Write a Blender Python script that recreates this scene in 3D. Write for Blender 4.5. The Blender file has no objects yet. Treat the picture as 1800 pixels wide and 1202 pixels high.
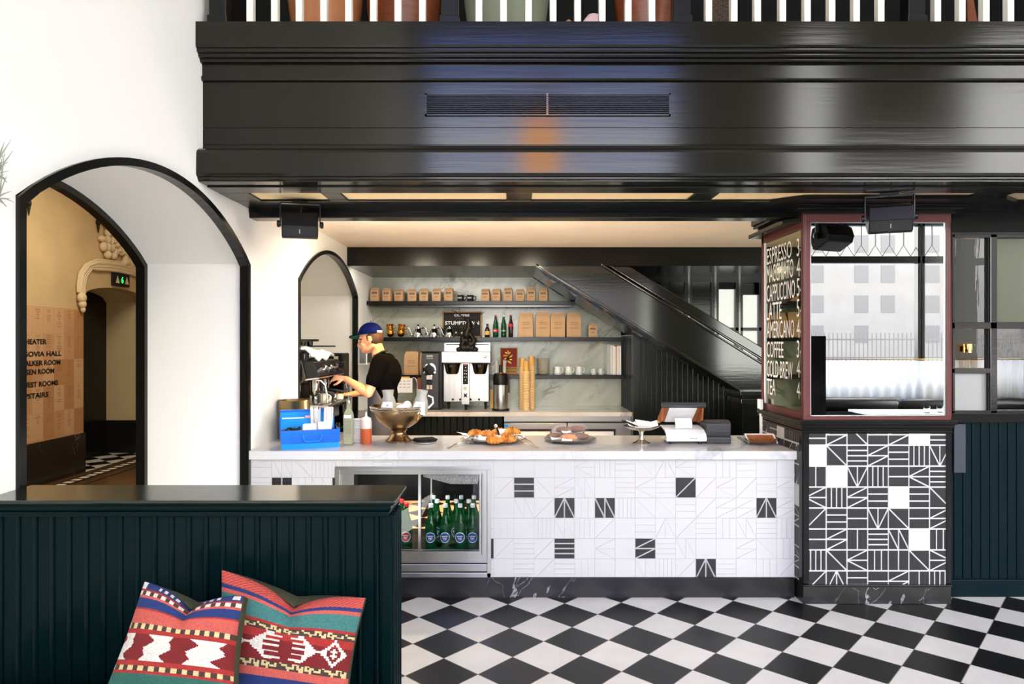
import bpy, bmesh, math, random
from mathutils import Vector, Matrix
R = random.Random(7)
C = bpy.context.scene.collection
S = bpy.context.scene
# ---------------------------------------------------------------- camera
CAMH, F = 1.7, 1200.0
cam_d = bpy.data.cameras.new('camera'); cam = bpy.data.objects.new('camera', cam_d); C.objects.link(cam)
cam.location = (0, 0, CAMH); cam.rotation_euler = (math.pi/2, 0, 0)
cam_d.sensor_width = 36; cam_d.lens = 24.0; cam_d.clip_end = 300; cam_d.clip_start = .05
S.camera = cam
# ---------------------------------------------------------------- world
w = bpy.data.worlds.new('sky'); S.world = w; w.use_nodes = True
nt = w.node_tree; nt.nodes.clear()
def wn(t, **k):
    n = nt.nodes.new(t)
    for a, b in k.items(): setattr(n, a, b)
    return n
out = wn('ShaderNodeOutputWorld'); bg = wn('ShaderNodeBackground'); tc = wn('ShaderNodeTexCoord'); sp = wn('ShaderNodeSeparateXYZ')
nz = wn('ShaderNodeTexNoise'); nz.inputs['Scale'].default_value = 2.2; nz.inputs['Detail'].default_value = 3
mx = wn('ShaderNodeMix', data_type='RGBA'); el = wn('ShaderNodeMapRange'); az = wn('ShaderNodeMapRange'); mul = wn('ShaderNodeMath', operation='MULTIPLY')
el.inputs['From Min'].default_value = .22; el.inputs['From Max'].default_value = .36
az.inputs['From Min'].default_value = .36; az.inputs['From Max'].default_value = .22
nt.links.new(tc.outputs['Generated'], sp.inputs[0]); nt.links.new(sp.outputs['Z'], el.inputs['Value']); nt.links.new(sp.outputs['X'], az.inputs['Value'])
nt.links.new(el.outputs[0], mul.inputs[0]); nt.links.new(az.outputs[0], mul.inputs[1])
mx.inputs[6].default_value = (1.0, .99, 0.965, 1); mx.inputs[7].default_value = (.10, .17, .48, 1)
nt.links.new(mul.outputs[0], mx.inputs[0]); nt.links.new(mx.outputs[2], bg.inputs['Color']); bg.inputs['Strength'].default_value = 19
nt.links.new(bg.outputs[0], out.inputs[0])
# ---------------------------------------------------------------- lights
def area(name, loc, rot, sx, sy, energy, col=(1, 1, 1), spread=None):
    l = bpy.data.lights.new(name, 'AREA'); l.shape = 'RECTANGLE'; l.size = sx; l.size_y = sy; l.energy = energy; l.color = col
    if spread: l.spread = spread
    o = bpy.data.objects.new(name, l); C.objects.link(o); o.location = loc; o.rotation_euler = rot
    return o
def portal(name, x0, x1, z0, z1, y=-4.12):
    o = area(name, ((x0+x1)/2, y, (z0+z1)/2), (math.pi/2, 0, 0), x1-x0, z1-z0, 1)
    o.rotation_euler = (-math.pi/2, 0, math.pi); o.rotation_euler = (math.pi/2, 0, math.pi)
    o.data.cycles.is_portal = True
WINS = [(-1.55, 2.9, 4.4, 7.0), (7.85, 10.2, 4.4, 7.0), (-1.6, 4.45, .4, 4.1), (5.2, 10.2, .62, 4.0), (4.75, 5.65, 4.4, 7.0), (5.65, 7.85, 4.4, 5.05)]
for i, (a, b, c, d) in enumerate(WINS): portal('window_portal', a, b, c, d)
RWIN = [(-2.6, .2, .9, 4.6)]
o = area('window_portal', (10.86, -1.2, 2.75), (0, math.pi/2, 0), 3.7, 2.8, 1); o.data.cycles.is_portal = True
area('hall_lamp', (-4.0, 7.2, 3.9), (0, 0, 0), 1.2, 1.6, 85, (1, .88, .68))
for x in (-1.15, -.45, .25):
    area('bar_downlight', (x, 5.55, 2.695), (math.radians(18), 0, 0), .18, .18, 14, (1, .86, .66))
area('back_bar_fill', (-.72, 7.37, 2.50), (math.radians(28), 0, 0), 1.8, .05, 12, (1, .95, .86))  # unseen fill light added below the beam to brighten shelves and marble
area('counter_fill', (.05, 5.35, .93), (math.radians(168), 0, 0), 3.3, .05, 40, (1, .86, .70))  # added fill hidden behind the worktop, brightens the bar ceiling
area('floor_fill', (-1.0, 3.3, .12), (math.radians(180), math.radians(-30), 0), .6, 1.2, 24, (1, .98, .94))  # added fill hidden behind the bench, brightens arch soffit and reveal
for x in (-.75, .45):
    l = bpy.data.lights.new('floor_spot', 'SPOT'); l.energy = 420; l.color = (1, .42, .07); l.spot_size = 1.0; l.shadow_soft_size = .04
    o = bpy.data.objects.new('floor_spot', l); C.objects.link(o); o.location = (x, 5.62, 2.68); o.rotation_euler = (math.radians(22), 0, 0)
for x in (-1.0, -.1, .85, 1.5):
    l = bpy.data.lights.new('counter_spot', 'SPOT'); l.energy = 38; l.color = (1, .66, .3); l.spot_size = .62; l.spot_blend = .5; l.shadow_soft_size = .03
    o = bpy.data.objects.new('counter_spot', l); C.objects.link(o); o.location = (x, 6.1, 2.68); o.rotation_euler = (-math.radians(23.5), 0, 0)
area('cooler_light', (-.55, 4.68, .835), (math.radians(20), 0, 0), .8, .03, 9.0, (1, .98, .92))
vs = S.view_settings; vs.view_transform = 'Standard'; vs.look = 'None'; vs.exposure = 0.0; vs.gamma = 1; vs.use_curve_mapping = False
S.cycles.use_denoising = True; S.cycles.max_bounces = 10; S.cycles.diffuse_bounces = 5; S.cycles.glossy_bounces = 5
S.cycles.transmission_bounces = 8; S.cycles.transparent_max_bounces = 12; S.cycles.sample_clamp_indirect = 8; S.cycles.caustics_reflective = False; S.cycles.caustics_refractive = False

# ---------------------------------------------------------------- materials
def srgb(r, g, b):
    f = lambda c: (c/255/12.92) if c <= 10.3 else ((c/255+.055)/1.055)**2.4
    return (f(r), f(g), f(b), 1)
def pm(name, rgb, rough=.5, metal=0, bump=0, bscale=40, stretch=(1, 1, 1), var=0, vscale=6, trans=0, emit=None, es=0, ior=1.45, coat=0, alpha=1, sheen=0):
    m = bpy.data.materials.new(name); m.use_nodes = True; n = m.node_tree; b = n.nodes['Principled BSDF']
    col = srgb(*rgb); b.inputs['Base Color'].default_value = col; b.inputs['Roughness'].default_value = rough; b.inputs['Metallic'].default_value = metal
    b.inputs['IOR'].default_value = ior; b.inputs['Transmission Weight'].default_value = trans; b.inputs['Coat Weight'].default_value = coat; b.inputs['Alpha'].default_value = alpha
    b.inputs['Coat Roughness'].default_value = .05
    if emit: b.inputs['Emission Color'].default_value = srgb(*emit); b.inputs['Emission Strength'].default_value = es
    if bump or var:
        t = n.nodes.new('ShaderNodeTexCoord'); mp = n.nodes.new('ShaderNodeMapping'); mp.inputs['Scale'].default_value = stretch
        n.links.new(t.outputs['Object'], mp.inputs[0])
    if bump:
        z = n.nodes.new('ShaderNodeTexNoise'); z.inputs['Scale'].default_value = bscale; z.inputs['Detail'].default_value = 4
        bp = n.nodes.new('ShaderNodeBump'); bp.inputs['Strength'].default_value = bump; bp.inputs['Distance'].default_value = .01
        n.links.new(mp.outputs[0], z.inputs['Vector']); n.links.new(z.outputs['Fac'], bp.inputs['Height']); n.links.new(bp.outputs[0], b.inputs['Normal'])
    if var:
        z = n.nodes.new('ShaderNodeTexNoise'); z.inputs['Scale'].default_value = vscale; z.inputs['Detail'].default_value = 5
        mr = n.nodes.new('ShaderNodeMapRange'); mr.inputs['From Min'].default_value = .3; mr.inputs['From Max'].default_value = .7
        mr.inputs['To Min'].default_value = 1-var; mr.inputs['To Max'].default_value = 1+var
        mm = n.nodes.new('ShaderNodeMix'); mm.data_type = 'RGBA'; mm.blend_type = 'MULTIPLY'; mm.inputs[0].default_value = 1; mm.inputs[6].default_value = col
        n.links.new(mp.outputs[0], z.inputs['Vector']); n.links.new(z.outputs['Fac'], mr.inputs['Value']); n.links.new(mr.outputs[0], mm.inputs[7]); n.links.new(mm.outputs[2], b.inputs['Base Color'])
    return m
def marble(name, base, vein, scale=2.0, width=.06, rough=.15, rot=(0, .9, .6), stretch=(1, .35, 1), amount=1.0, cloud=None, spread=1.0):
    m = bpy.data.materials.new(name); m.use_nodes = True; n = m.node_tree; b = n.nodes['Principled BSDF']; b.inputs['Roughness'].default_value = rough
    t = n.nodes.new('ShaderNodeTexCoord'); mp = n.nodes.new('ShaderNodeMapping'); mp.vector_type = 'TEXTURE'; mp.inputs['Rotation'].default_value = rot; mp.inputs['Scale'].default_value = stretch
    n.links.new(t.outputs['Object'], mp.inputs[0])
    def vein_fac(sc, wd):
        z = n.nodes.new('ShaderNodeTexNoise'); z.inputs['Scale'].default_value = sc; z.inputs['Detail'].default_value = 7; z.inputs['Distortion'].default_value = .7
        n.links.new(mp.outputs[0], z.inputs['Vector'])
        s = n.nodes.new('ShaderNodeMath'); s.operation = 'SUBTRACT'; s.inputs[1].default_value = .5; n.links.new(z.outputs['Fac'], s.inputs[0])
        a = n.nodes.new('ShaderNodeMath'); a.operation = 'ABSOLUTE'; n.links.new(s.outputs[0], a.inputs[0])
        r = n.nodes.new('ShaderNodeMapRange'); r.inputs['From Min'].default_value = 0; r.inputs['From Max'].default_value = wd; r.inputs['To Min'].default_value = 1; r.inputs['To Max'].default_value = 0
        n.links.new(a.outputs[0], r.inputs['Value']); return r
    v = vein_fac(scale, width); v2 = vein_fac(scale*3.1, width*.7)
    msk = n.nodes.new('ShaderNodeTexNoise'); msk.inputs['Scale'].default_value = scale*.9; n.links.new(mp.outputs[0], msk.inputs['Vector'])
    mr = n.nodes.new('ShaderNodeMapRange'); mr.inputs['From Min'].default_value = .60-.2*spread; mr.inputs['From Max'].default_value = .72-.1*spread; mr.inputs['To Max'].default_value = amount
    n.links.new(msk.outputs['Fac'], mr.inputs['Value'])
    ad = n.nodes.new('ShaderNodeMath'); ad.operation = 'MAXIMUM'; n.links.new(v.outputs[0], ad.inputs[0]); n.links.new(v2.outputs[0], ad.inputs[1])
    mu = n.nodes.new('ShaderNodeMath'); mu.operation = 'MULTIPLY'; n.links.new(ad.outputs[0], mu.inputs[0]); n.links.new(mr.outputs[0], mu.inputs[1])
    x = n.nodes.new('ShaderNodeMix'); x.data_type = 'RGBA'; x.inputs[6].default_value = srgb(*base); x.inputs[7].default_value = srgb(*vein)
    if cloud:
        c = n.nodes.new('ShaderNodeTexNoise'); c.inputs['Scale'].default_value = scale*1.4; c.inputs['Detail'].default_value = 6; n.links.new(mp.outputs[0], c.inputs['Vector'])
        cr = n.nodes.new('ShaderNodeMapRange'); cr.inputs['From Min'].default_value = .35; cr.inputs['From Max'].default_value = .7; n.links.new(c.outputs['Fac'], cr.inputs['Value'])
        y = n.nodes.new('ShaderNodeMix'); y.data_type = 'RGBA'; y.inputs[6].default_value = srgb(*base); y.inputs[7].default_value = srgb(*cloud)
        n.links.new(cr.outputs[0], y.inputs[0]); n.links.new(y.outputs[2], x.inputs[6])
    n.links.new(mu.outputs[0], x.inputs[0]); n.links.new(x.outputs[2], b.inputs['Base Color'])
    return m
M = {}
M['plaster'] = pm('plaster', (247, 247, 242), .85, bump=.06, bscale=9)
M['cream'] = pm('cream_plaster', (240, 224, 202), .8, bump=.05, bscale=12, var=.04, vscale=3)
M['panelc'] = pm('balcony_panel_cream', (252, 224, 172), .8)
M['hall'] = pm('hall_plaster', (206, 180, 138), .8, bump=.08, bscale=14, var=.10, vscale=2)
M['hallcream'] = pm('hall_cream', (222, 205, 165), .8, bump=.08, bscale=14)
M['black'] = pm('black_gloss_paint', (26, 25, 18), .13, bump=.03, bscale=4, stretch=(.5, 12, 12), ior=1.34)
M['blackp'] = pm('black_trim_paint', (18, 19, 17), .2, bump=.03, bscale=8, ior=1.33)
M['stair'] = pm('stair_paint', (26, 27, 24), .14, bump=.04, bscale=5, stretch=(.6, 8, 12), ior=1.75)
M['green'] = pm('dark_green_paint', (4, 20, 21), .2, bump=.03, bscale=10, stretch=(4, 4, .6), ior=1.16)
M['capgreen'] = pm('cap_green_paint', (24, 32, 26), .14, bump=.03, bscale=5, stretch=(1, 6, 6))
M['teal'] = pm('blue_green_paint', (6, 24, 29), .3, bump=.03, bscale=10, ior=1.18)
M['darkboard'] = pm('dark_board_paint', (20, 25, 22), .22, bump=.03, bscale=10, ior=1.4)
M['red'] = pm('oxblood_paint', (92, 44, 42), .35, bump=.05, bscale=30)
M['white'] = pm('white_paint', (246, 243, 228), .35)
M['tilew'] = pm('white_tile', (193, 193, 192), .4, var=.015, vscale=8)
M['grout'] = pm('pale_grout', (176, 176, 174), .8)
M['tileb'] = pm('charcoal_tile', (36, 36, 37), .36, var=.10, vscale=14, bump=.05, bscale=20)
M['groutw'] = pm('white_grout', (196, 196, 194), .7)
M['carrara'] = marble('carrara_marble', (208, 207, 203), (150, 155, 162), 2.4, .05, .16, rot=(.3, -.7, .7), stretch=(2, 1, 1), amount=.7, cloud=(205, 207, 210), spread=.4)
M['greymarble'] = marble('grey_green_marble', (186, 189, 172), (100, 104, 92), 4.6, .05, .2, rot=(0, -.85, 0), stretch=(2.6, 1, 1), amount=.8, cloud=(164, 168, 152), spread=.65)
M['nero'] = marble('black_marble', (28, 28, 29), (190, 190, 188), 1.5, .007, .25, rot=(0, -1.15, 0), stretch=(2.6, 1, 1), amount=.95, spread=.25)
M['steel'] = pm('stainless_steel', (186, 186, 183), .30, 1, bump=.02, bscale=6, stretch=(1, 30, 30))
M['brewsteel'] = pm('brushed_brewer_steel', (182, 182, 180), .34, 1, bump=.03, bscale=5, stretch=(20, 20, .6), var=.10, vscale=2.2)
M['chrome'] = pm('chrome', (225, 225, 225), .08, 1)
M['darksteel'] = pm('dark_steel', (70, 66, 60), .2, 1)
M['silver'] = pm('aged_silver', (156, 130, 96), .28, 1, var=.2, vscale=18)
M['silverplate'] = pm('silver_plate', (205, 200, 190), .2, 1)
M['brass'] = pm('brass', (196, 142, 62), .25, 1)
M['copper'] = pm('gold_copper', (196, 130, 52), .25, 1)
M['iron'] = pm('dark_iron', (22, 22, 22), .45, .3)
M['plastic'] = pm('black_plastic', (13, 13, 14), .35, bump=.03, bscale=300, ior=1.35)
M['gilt'] = pm('gilt_wood', (168, 124, 56), .5, .2)
M['tube'] = pm('pale_glass_tube', (214, 214, 206), .08, 0, trans=.35)
M['greyplastic'] = pm('charcoal_plastic', (58, 58, 60), .4)
M['whiteplastic'] = pm('white_plastic', (240, 240, 238), .35)
M['paper'] = pm('white_paper', (244, 243, 240), .8)
M['ink'] = pm('black_ink', (20, 20, 20), .7)
M['kraft'] = pm('kraft_paper', (204, 164, 122), .75, bump=.25, bscale=26, var=.07, vscale=12)
M['kraftl'] = pm('kraft_label', (44, 34, 26), .6)
M['cup'] = pm('tan_paper_cup', (224, 170, 92), .6)
M['cupl'] = pm('cup_rim', (238, 212, 164), .5)
M['blue'] = pm('blue_enamel', (8, 102, 214), .3, bump=.05, bscale=30, var=.08, vscale=20)
M['cyan'] = pm('bright_blue_enamel', (12, 150, 230), .3, bump=.04, bscale=30)
M['mirror'] = pm('mirror_glass', (222, 224, 222), .0, 1)
M['mirrort'] = pm('tinted_mirror', (150, 156, 136), .0, 1)
M['mirrord'] = pm('dark_window_glass', (150, 150, 146), .01, 1, bump=.03, bscale=2.0, stretch=(5, 1, .6))
M['frost'] = pm('frosted_window_glass', (84, 86, 72), .36, .6)
M['frostw'] = pm('pale_frosted_glass', (150, 151, 148), .4, .5)
M['glass'] = pm('clear_glass', (255, 255, 255), .0, 0, trans=1, ior=1.12)
_n = M['glass'].node_tree; _t = _n.nodes.new('ShaderNodeBsdfTransparent'); _g = _n.nodes.new('ShaderNodeBsdfGlossy'); _g.inputs['Roughness'].default_value = .01
_f = _n.nodes.new('ShaderNodeFresnel'); _f.inputs['IOR'].default_value = 1.3; _x = _n.nodes.new('ShaderNodeMixShader')
_n.links.new(_f.outputs[0], _x.inputs[0]); _n.links.new(_t.outputs[0], _x.inputs[1]); _n.links.new(_g.outputs[0], _x.inputs[2]); _n.links.new(_x.outputs[0], _n.nodes['Material Output'].inputs[0])
M['glassg'] = pm('jar_glass', (250, 252, 248), .02, 0, trans=1, ior=1.3)
M['gbottle'] = pm('green_bottle_glass', (20, 118, 62), .05, 0, trans=.75, ior=1.3)
M['dbottle'] = pm('dark_green_glass', (16, 84, 44), .06, 0, trans=.35, ior=1.35)
M['brown'] = pm('brown_bottle_glass', (34, 16, 10), .08)
M['oil'] = pm('pale_oil', (222, 226, 186), .08, trans=.55)
M['jug'] = pm('milky_jug_glass', (226, 224, 210), .06, trans=.45)
M['sauce'] = pm('orange_sauce', (196, 92, 52), .3)
M['labelb'] = pm('blue_label', (28, 52, 150), .5)
M['labelr'] = pm('red_label', (190, 36, 40), .5)
M['labelw'] = pm('pale_label', (190, 226, 214), .5)
M['cream2'] = pm('cream_ceramic', (214, 208, 190), .3)
M['wceramic'] = pm('white_ceramic', (232, 231, 226), .2)
M['crust'] = pm('croissant_crust', (208, 132, 54), .35, bump=.5, bscale=34, var=.65, vscale=26)
M['choc'] = pm('chocolate_pastry', (108, 58, 40), .45, bump=.4, bscale=25, var=.3, vscale=18)
M['wrap'] = pm('plastic_wrap', (235, 230, 225), .12, alpha=.13, bump=.5, bscale=20)
M['skin'] = pm('skin', (214, 152, 118), .5, bump=.05, bscale=60, var=.05, vscale=8)
M['hair'] = pm('brown_hair', (58, 38, 28), .7, bump=.6, bscale=60, stretch=(1, 1, .3))
M['tee'] = pm('black_cotton', (3, 3, 4), 1.0, bump=.12, bscale=14, ior=1.15)
M['apron'] = pm('grey_apron_cotton', (66, 68, 73), .85, bump=.12, bscale=14)
M['navy'] = pm('navy_wool', (8, 18, 74), .95, bump=.1, bscale=90, ior=1.15)
M['capunder'] = pm('green_brim_underside', (12, 96, 66), .8)
M['bronze'] = pm('dark_bronze', (30, 24, 20), .3, .6, bump=.7, bscale=28)
M['napkin'] = pm('black_napkin', (22, 22, 24), .85)
M['pink'] = pm('pink_paper', (236, 170, 190), .7)
M['yellow'] = pm('yellow_tab', (240, 190, 90), .6)
M['leather'] = pm('black_leather', (20, 20, 19), .3, bump=.25, bscale=22)
M['tanleather'] = pm('tan_leather', (196, 132, 84), .5, bump=.1, bscale=18, var=.1)
M['wood'] = pm('brown_wood', (120, 58, 26), .35, var=.2, vscale=10, stretch=(1, 1, 6))
M['greenup'] = pm('sage_upholstery', (140, 150, 128), .8)
M['speckle'] = pm('speckled_upholstery', (74, 62, 52), .9, var=.9, vscale=90)
M['pinkcloth'] = pm('pink_cloth', (240, 205, 205), .8)
M['stone'] = pm('pale_carved_stone', (226, 206, 172), .7, bump=.2, bscale=40)
M['lamp'] = pm('lamp_glow', (255, 200, 120), .4, emit=(255, 168, 80), es=26)
M['ledgreen'] = pm('green_digit', (40, 255, 90), .4, emit=(40, 255, 90), es=1.6)
M['blind'] = pm('backlit_blind', (240, 240, 232), .6, emit=(244, 245, 236), es=.72)
M['glowpane'] = pm('added_glow', (240, 240, 236), .5, emit=(246, 250, 240), es=8)  # emission for the added glowing panel behind the right wall panes
M['frontw'] = pm('street_wall_paint', (112, 104, 90), .7)
M['curtain'] = pm('white_curtain', (250, 250, 248), .8)
_n = M['curtain'].node_tree; _t = _n.nodes.new('ShaderNodeBsdfTranslucent'); _t.inputs[0].default_value = (.9, .9, .88, 1); _x = _n.nodes.new('ShaderNodeMixShader'); _x.inputs[0].default_value = .6
_n.links.new(_n.nodes['Principled BSDF'].outputs[0], _x.inputs[1]); _n.links.new(_t.outputs[0], _x.inputs[2]); _n.links.new(_x.outputs[0], _n.nodes['Material Output'].inputs[0])
M['facade'] = pm('grey_facade', (110, 106, 98), .9, var=.06, vscale=.5)
M['facadew'] = pm('facade_window', (80, 77, 73), .6)
M['street'] = pm('street_asphalt', (100, 99, 96), .9, var=.1, vscale=.6)
M['wood_warmglow'] = pm('wood_and_warm_glow', (150, 84, 40), .4, var=.2, vscale=5, stretch=(6, 6, 1))  # real wood on the board; on the tablet, painted warm reflected light
M['speckplate'] = pm('speckled_metal', (150, 150, 148), .4, .6, var=.5, vscale=160)
M['plantm'] = pm('grey_green_leaf', (150, 156, 140), .8)
M['dirpaper'] = pm('printed_page_wallpaper', (196, 150, 112), .7, var=.1, vscale=3)
M['pg1'] = pm('page_tint_pale', (206, 166, 128), .7); M['pg2'] = pm('page_tint_dark', (184, 134, 92), .7); M['pgi'] = pm('page_faint_ink', (150, 110, 78), .7)
KIL = {'coral': (212, 96, 82), 'red': (176, 44, 40), 'dred': (126, 24, 26), 'blue': (30, 54, 116), 'teal': (66, 128, 124), 'tealg': (44, 108, 92), 'white': (238, 232, 218), 'cream': (226, 208, 150), 'brown': (74, 54, 44), 'olive': (74, 76, 50)}
for k, v in KIL.items(): M['k_'+k] = pm('woven_'+k, tuple(int(c*.82) for c in v), .9, bump=.5, bscale=240, stretch=(1, 1, 2), var=.22, vscale=160)
# checkered floor
def floor_material():
    m = bpy.data.materials.new('checkered_tile_floor'); m.use_nodes = True; n = m.node_tree; b = n.nodes['Principled BSDF']; b.inputs['Roughness'].default_value = .36; b.inputs['IOR'].default_value = 1.33
    t = n.nodes.new('ShaderNodeTexCoord')
    def mth(op, a, v=None, vb=None):
        k = n.nodes.new('ShaderNodeMath'); k.operation = op; n.links.new(a, k.inputs[0])
        if vb is not None: n.links.new(vb, k.inputs[1])
        elif v is not None: k.inputs[1].default_value = v
        return k.outputs[0]
    ax = []
    for d in ((.1926546, -.1774231), (.1774231, .1926546)):
        q = n.nodes.new('ShaderNodeVectorMath'); q.operation = 'DOT_PRODUCT'; s2 = .26190600**2; q.inputs[1].default_value = (d[0]/s2, d[1]/s2, 0); n.links.new(t.outputs['Object'], q.inputs[0])
        ax.append(mth('ADD', q.outputs['Value'], 100-(-.0119*d[0]+4.0548*d[1])/s2))
    par = mth('FRACT', mth('MULTIPLY', mth('ADD', mth('FLOOR', ax[0]), vb=mth('FLOOR', ax[1])), .5))
    blk = mth('GREATER_THAN', par, .25)
    e = [mth('ABSOLUTE', mth('SUBTRACT', mth('FRACT', q), .5)) for q in ax]
    gt = mth('GREATER_THAN', mth('MAXIMUM', e[0], vb=e[1]), .492)
    c = n.nodes.new('ShaderNodeMix'); c.data_type = 'RGBA'; c.inputs[6].default_value = srgb(219, 217, 212); c.inputs[7].default_value = srgb(20, 20, 20); n.links.new(blk, c.inputs[0])
    nz = n.nodes.new('ShaderNodeTexNoise'); nz.inputs['Scale'].default_value = 5; nz.inputs['Detail'].default_value = 5; n.links.new(t.outputs['Object'], nz.inputs['Vector'])
    mr = n.nodes.new('ShaderNodeMapRange'); mr.inputs['To Min'].default_value = .86; mr.inputs['To Max'].default_value = 1.12; n.links.new(nz.outputs['Fac'], mr.inputs['Value'])
    mm = n.nodes.new('ShaderNodeMix'); mm.data_type = 'RGBA'; mm.blend_type = 'MULTIPLY'; mm.inputs[0].default_value = 1; n.links.new(c.outputs[2], mm.inputs[6]); n.links.new(mr.outputs[0], mm.inputs[7])
    g = n.nodes.new('ShaderNodeMix'); g.data_type = 'RGBA'; n.links.new(gt, g.inputs[0]); n.links.new(mm.outputs[2], g.inputs[6]); g.inputs[7].default_value = srgb(120, 118, 114)
    n.links.new(g.outputs[2], b.inputs['Base Color']); return m

# ---------------------------------------------------------------- mesh builder
def at(px, py, y): return Vector(((px-900)/F*y, y, CAMH-(py-601)/F*y))
def X(px, y): return (px-900)/F*y
def Z(py, y): return CAMH-(py-601)/F*y
class MB:
    def __init__(s): s.v = []; s.f = []; s.m = []; s.sm = []; s.mats = []
    def mi(s, m):
        m = M[m] if isinstance(m, str) else m
        if m not in s.mats: s.mats.append(m)
        return s.mats.index(m)
    def add(s, vs, fs, m, sm=False, T=None):
        o = len(s.v); k = s.mi(m)
        s.v += [tuple(T @ Vector(v)) if T else tuple(v) for v in vs]
        for f in fs: s.f.append([i+o for i in f]); s.m.append(k); s.sm.append(sm)
        return s
    def box(s, x0, x1, y0, y1, z0, z1, m, T=None):
        v = [(x, y, z) for x in (x0, x1) for y in (y0, y1) for z in (z0, z1)]
        return s.add(v, [(0, 1, 3, 2), (4, 6, 7, 5), (0, 4, 5, 1), (2, 3, 7, 6), (0, 2, 6, 4), (1, 5, 7, 3)], m, False, T)
    def prism(s, poly, ax, a0, a1, m, T=None, sm=False):
        def p(u, w, a): return {'y': (u, a, w), 'x': (a, u, w), 'z': (u, w, a)}[ax]
        n = len(poly); v = [p(u, w, a0) for u, w in poly]+[p(u, w, a1) for u, w in poly]
        fs = [(i, (i+1) % n, n+(i+1) % n, n+i) for i in range(n)]
        s.add(v, fs, m, sm, T); s.add(v, [tuple(range(n)), tuple(range(2*n-1, n-1, -1))], m, False, T); return s
    def lathe(s, prof, m, c=(0, 0, 0), n=24, T=None, caps=True, sm=True):
        v = []; fs = []; k = len(prof)
        for r, z in prof:
            for i in range(n):
                a = 2*math.pi*i/n; v.append((c[0]+r*math.cos(a), c[1]+r*math.sin(a), c[2]+z))
        for j in range(k-1):
            for i in range(n): fs.append((j*n+i, j*n+(i+1) % n, (j+1)*n+(i+1) % n, (j+1)*n+i))
        s.add(v, fs, m, sm, T)
        if caps: s.add(v, [tuple(range(n-1, -1, -1)), tuple(range((k-1)*n, k*n))], m, False, T)
        return s
    def tube(s, pts, r, m, n=10, T=None, caps=True):
        pts = [Vector(p) for p in pts]; k = len(pts); rs = r if isinstance(r, (list, tuple)) else [r]*k
        v = []; fs = []; up = None
        for i, p in enumerate(pts):
            d = (pts[min(i+1, k-1)]-pts[max(i-1, 0)]).normalized()
            if up is None: up = Vector((0, 0, 1)) if abs(d.z) < .9 else Vector((1, 0, 0))
            a = d.cross(up)
            a = a.normalized() if a.length > 1e-6 else Vector((1, 0, 0)); b = a.cross(d).normalized(); up = b
            for j in range(n):
                t = 2*math.pi*j/n; v.append(tuple(p+(a*math.cos(t)+b*math.sin(t))*rs[i]))
        for i in range(k-1):
            for j in range(n): fs.append((i*n+j, i*n+(j+1) % n, (i+1)*n+(j+1) % n, (i+1)*n+j))
        s.add(v, fs, m, True, T)
        if caps: s.add(v, [tuple(range(n-1, -1, -1)), tuple(range((k-1)*n, k*n))], m, False, T)
        return s
    def ell(s, c, r, m, n=16, T=None, half=None, rot=None):
        if isinstance(r, (int, float)): r = (r, r, r)
        v = []; fs = []; k = n//2
        for j in range(k+1):
            ph = math.pi*j/k
            for i in range(n):
                a = 2*math.pi*i/n; q = Vector((r[0]*math.sin(ph)*math.cos(a), r[1]*math.sin(ph)*math.sin(a), r[2]*math.cos(ph)))
                if rot: q = rot @ q
                v.append((c[0]+q.x, c[1]+q.y, c[2]+q.z))
        for j in range(k if not half else int(k*half)):
            for i in range(n): fs.append((j*n+i, (j+1)*n+i, (j+1)*n+(i+1) % n, j*n+(i+1) % n))
        return s.add(v, fs, m, True, T)
    def cap(s, a, b, ra, rb, m, n=12):
        a = Vector(a); b = Vector(b); d = (b-a); L = d.length; d.normalize(); pts = []; rs = []
        for t in (-90, -60, -30, 0): pts.append(a+d*ra*math.sin(math.radians(t))); rs.append(max(ra*math.cos(math.radians(t)), 1e-4))
        for t in (0, 30, 60, 90): pts.append(b+d*rb*math.sin(math.radians(t))); rs.append(max(rb*math.cos(math.radians(t)), 1e-4))
        return s.tube(pts, rs, m, n)
    def text(s, body, o, u, vv, wd, h, m, bold=0.0, d=0.0, spacing=1.0, nrm=None):
        cu = bpy.data.curves.new('lettering', 'FONT'); cu.body = body; cu.offset = bold; cu.space_character = spacing; cu.resolution_u = 3
        ob = bpy.data.objects.new('lettering', cu); C.objects.link(ob); dg = bpy.context.evaluated_depsgraph_get()
        me = bpy.data.meshes.new_from_object(ob.evaluated_get(dg))
        vs_ = [v.co.copy() for v in me.vertices]; fs = [tuple(p.vertices) for p in me.polygons]
        bpy.data.objects.remove(ob); bpy.data.meshes.remove(me); bpy.data.curves.remove(cu)
        if not vs_: return s
        x0 = min(v.x for v in vs_); x1 = max(v.x for v in vs_); y0 = min(v.y for v in vs_); y1 = max(v.y for v in vs_)
        o = Vector(o); u = Vector(u).normalized(); vv = Vector(vv).normalized()
        k = h/(y1-y0); kx = wd/(x1-x0) if wd else k
        return s.add([o+u*((v.x-x0)*kx)+vv*((v.y-y0)*k) for v in vs_], fs, m)
    def build(s, name, parent=None, bevel=0, ang=38, remesh=0, smooth=0, solid=0, **tags):
        me = bpy.data.meshes.new(name); off = Vector((0, 0, 0)); p = parent
        while p is not None: off += p.location; p = p.parent
        me.from_pydata([tuple(Vector(v)-off) for v in s.v], [], s.f)
        for m in s.mats: me.materials.append(m)
        me.polygons.foreach_set('material_index', s.m); me.polygons.foreach_set('use_smooth', s.sm)
        bm = bmesh.new(); bm.from_mesh(me)
        bmesh.ops.remove_doubles(bm, verts=bm.verts, dist=1e-5) if tags.pop('weld', True) else None
        if tags.pop('fixn', True): bmesh.ops.recalc_face_normals(bm, faces=bm.faces)
        bm.to_mesh(me); bm.free()
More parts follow.
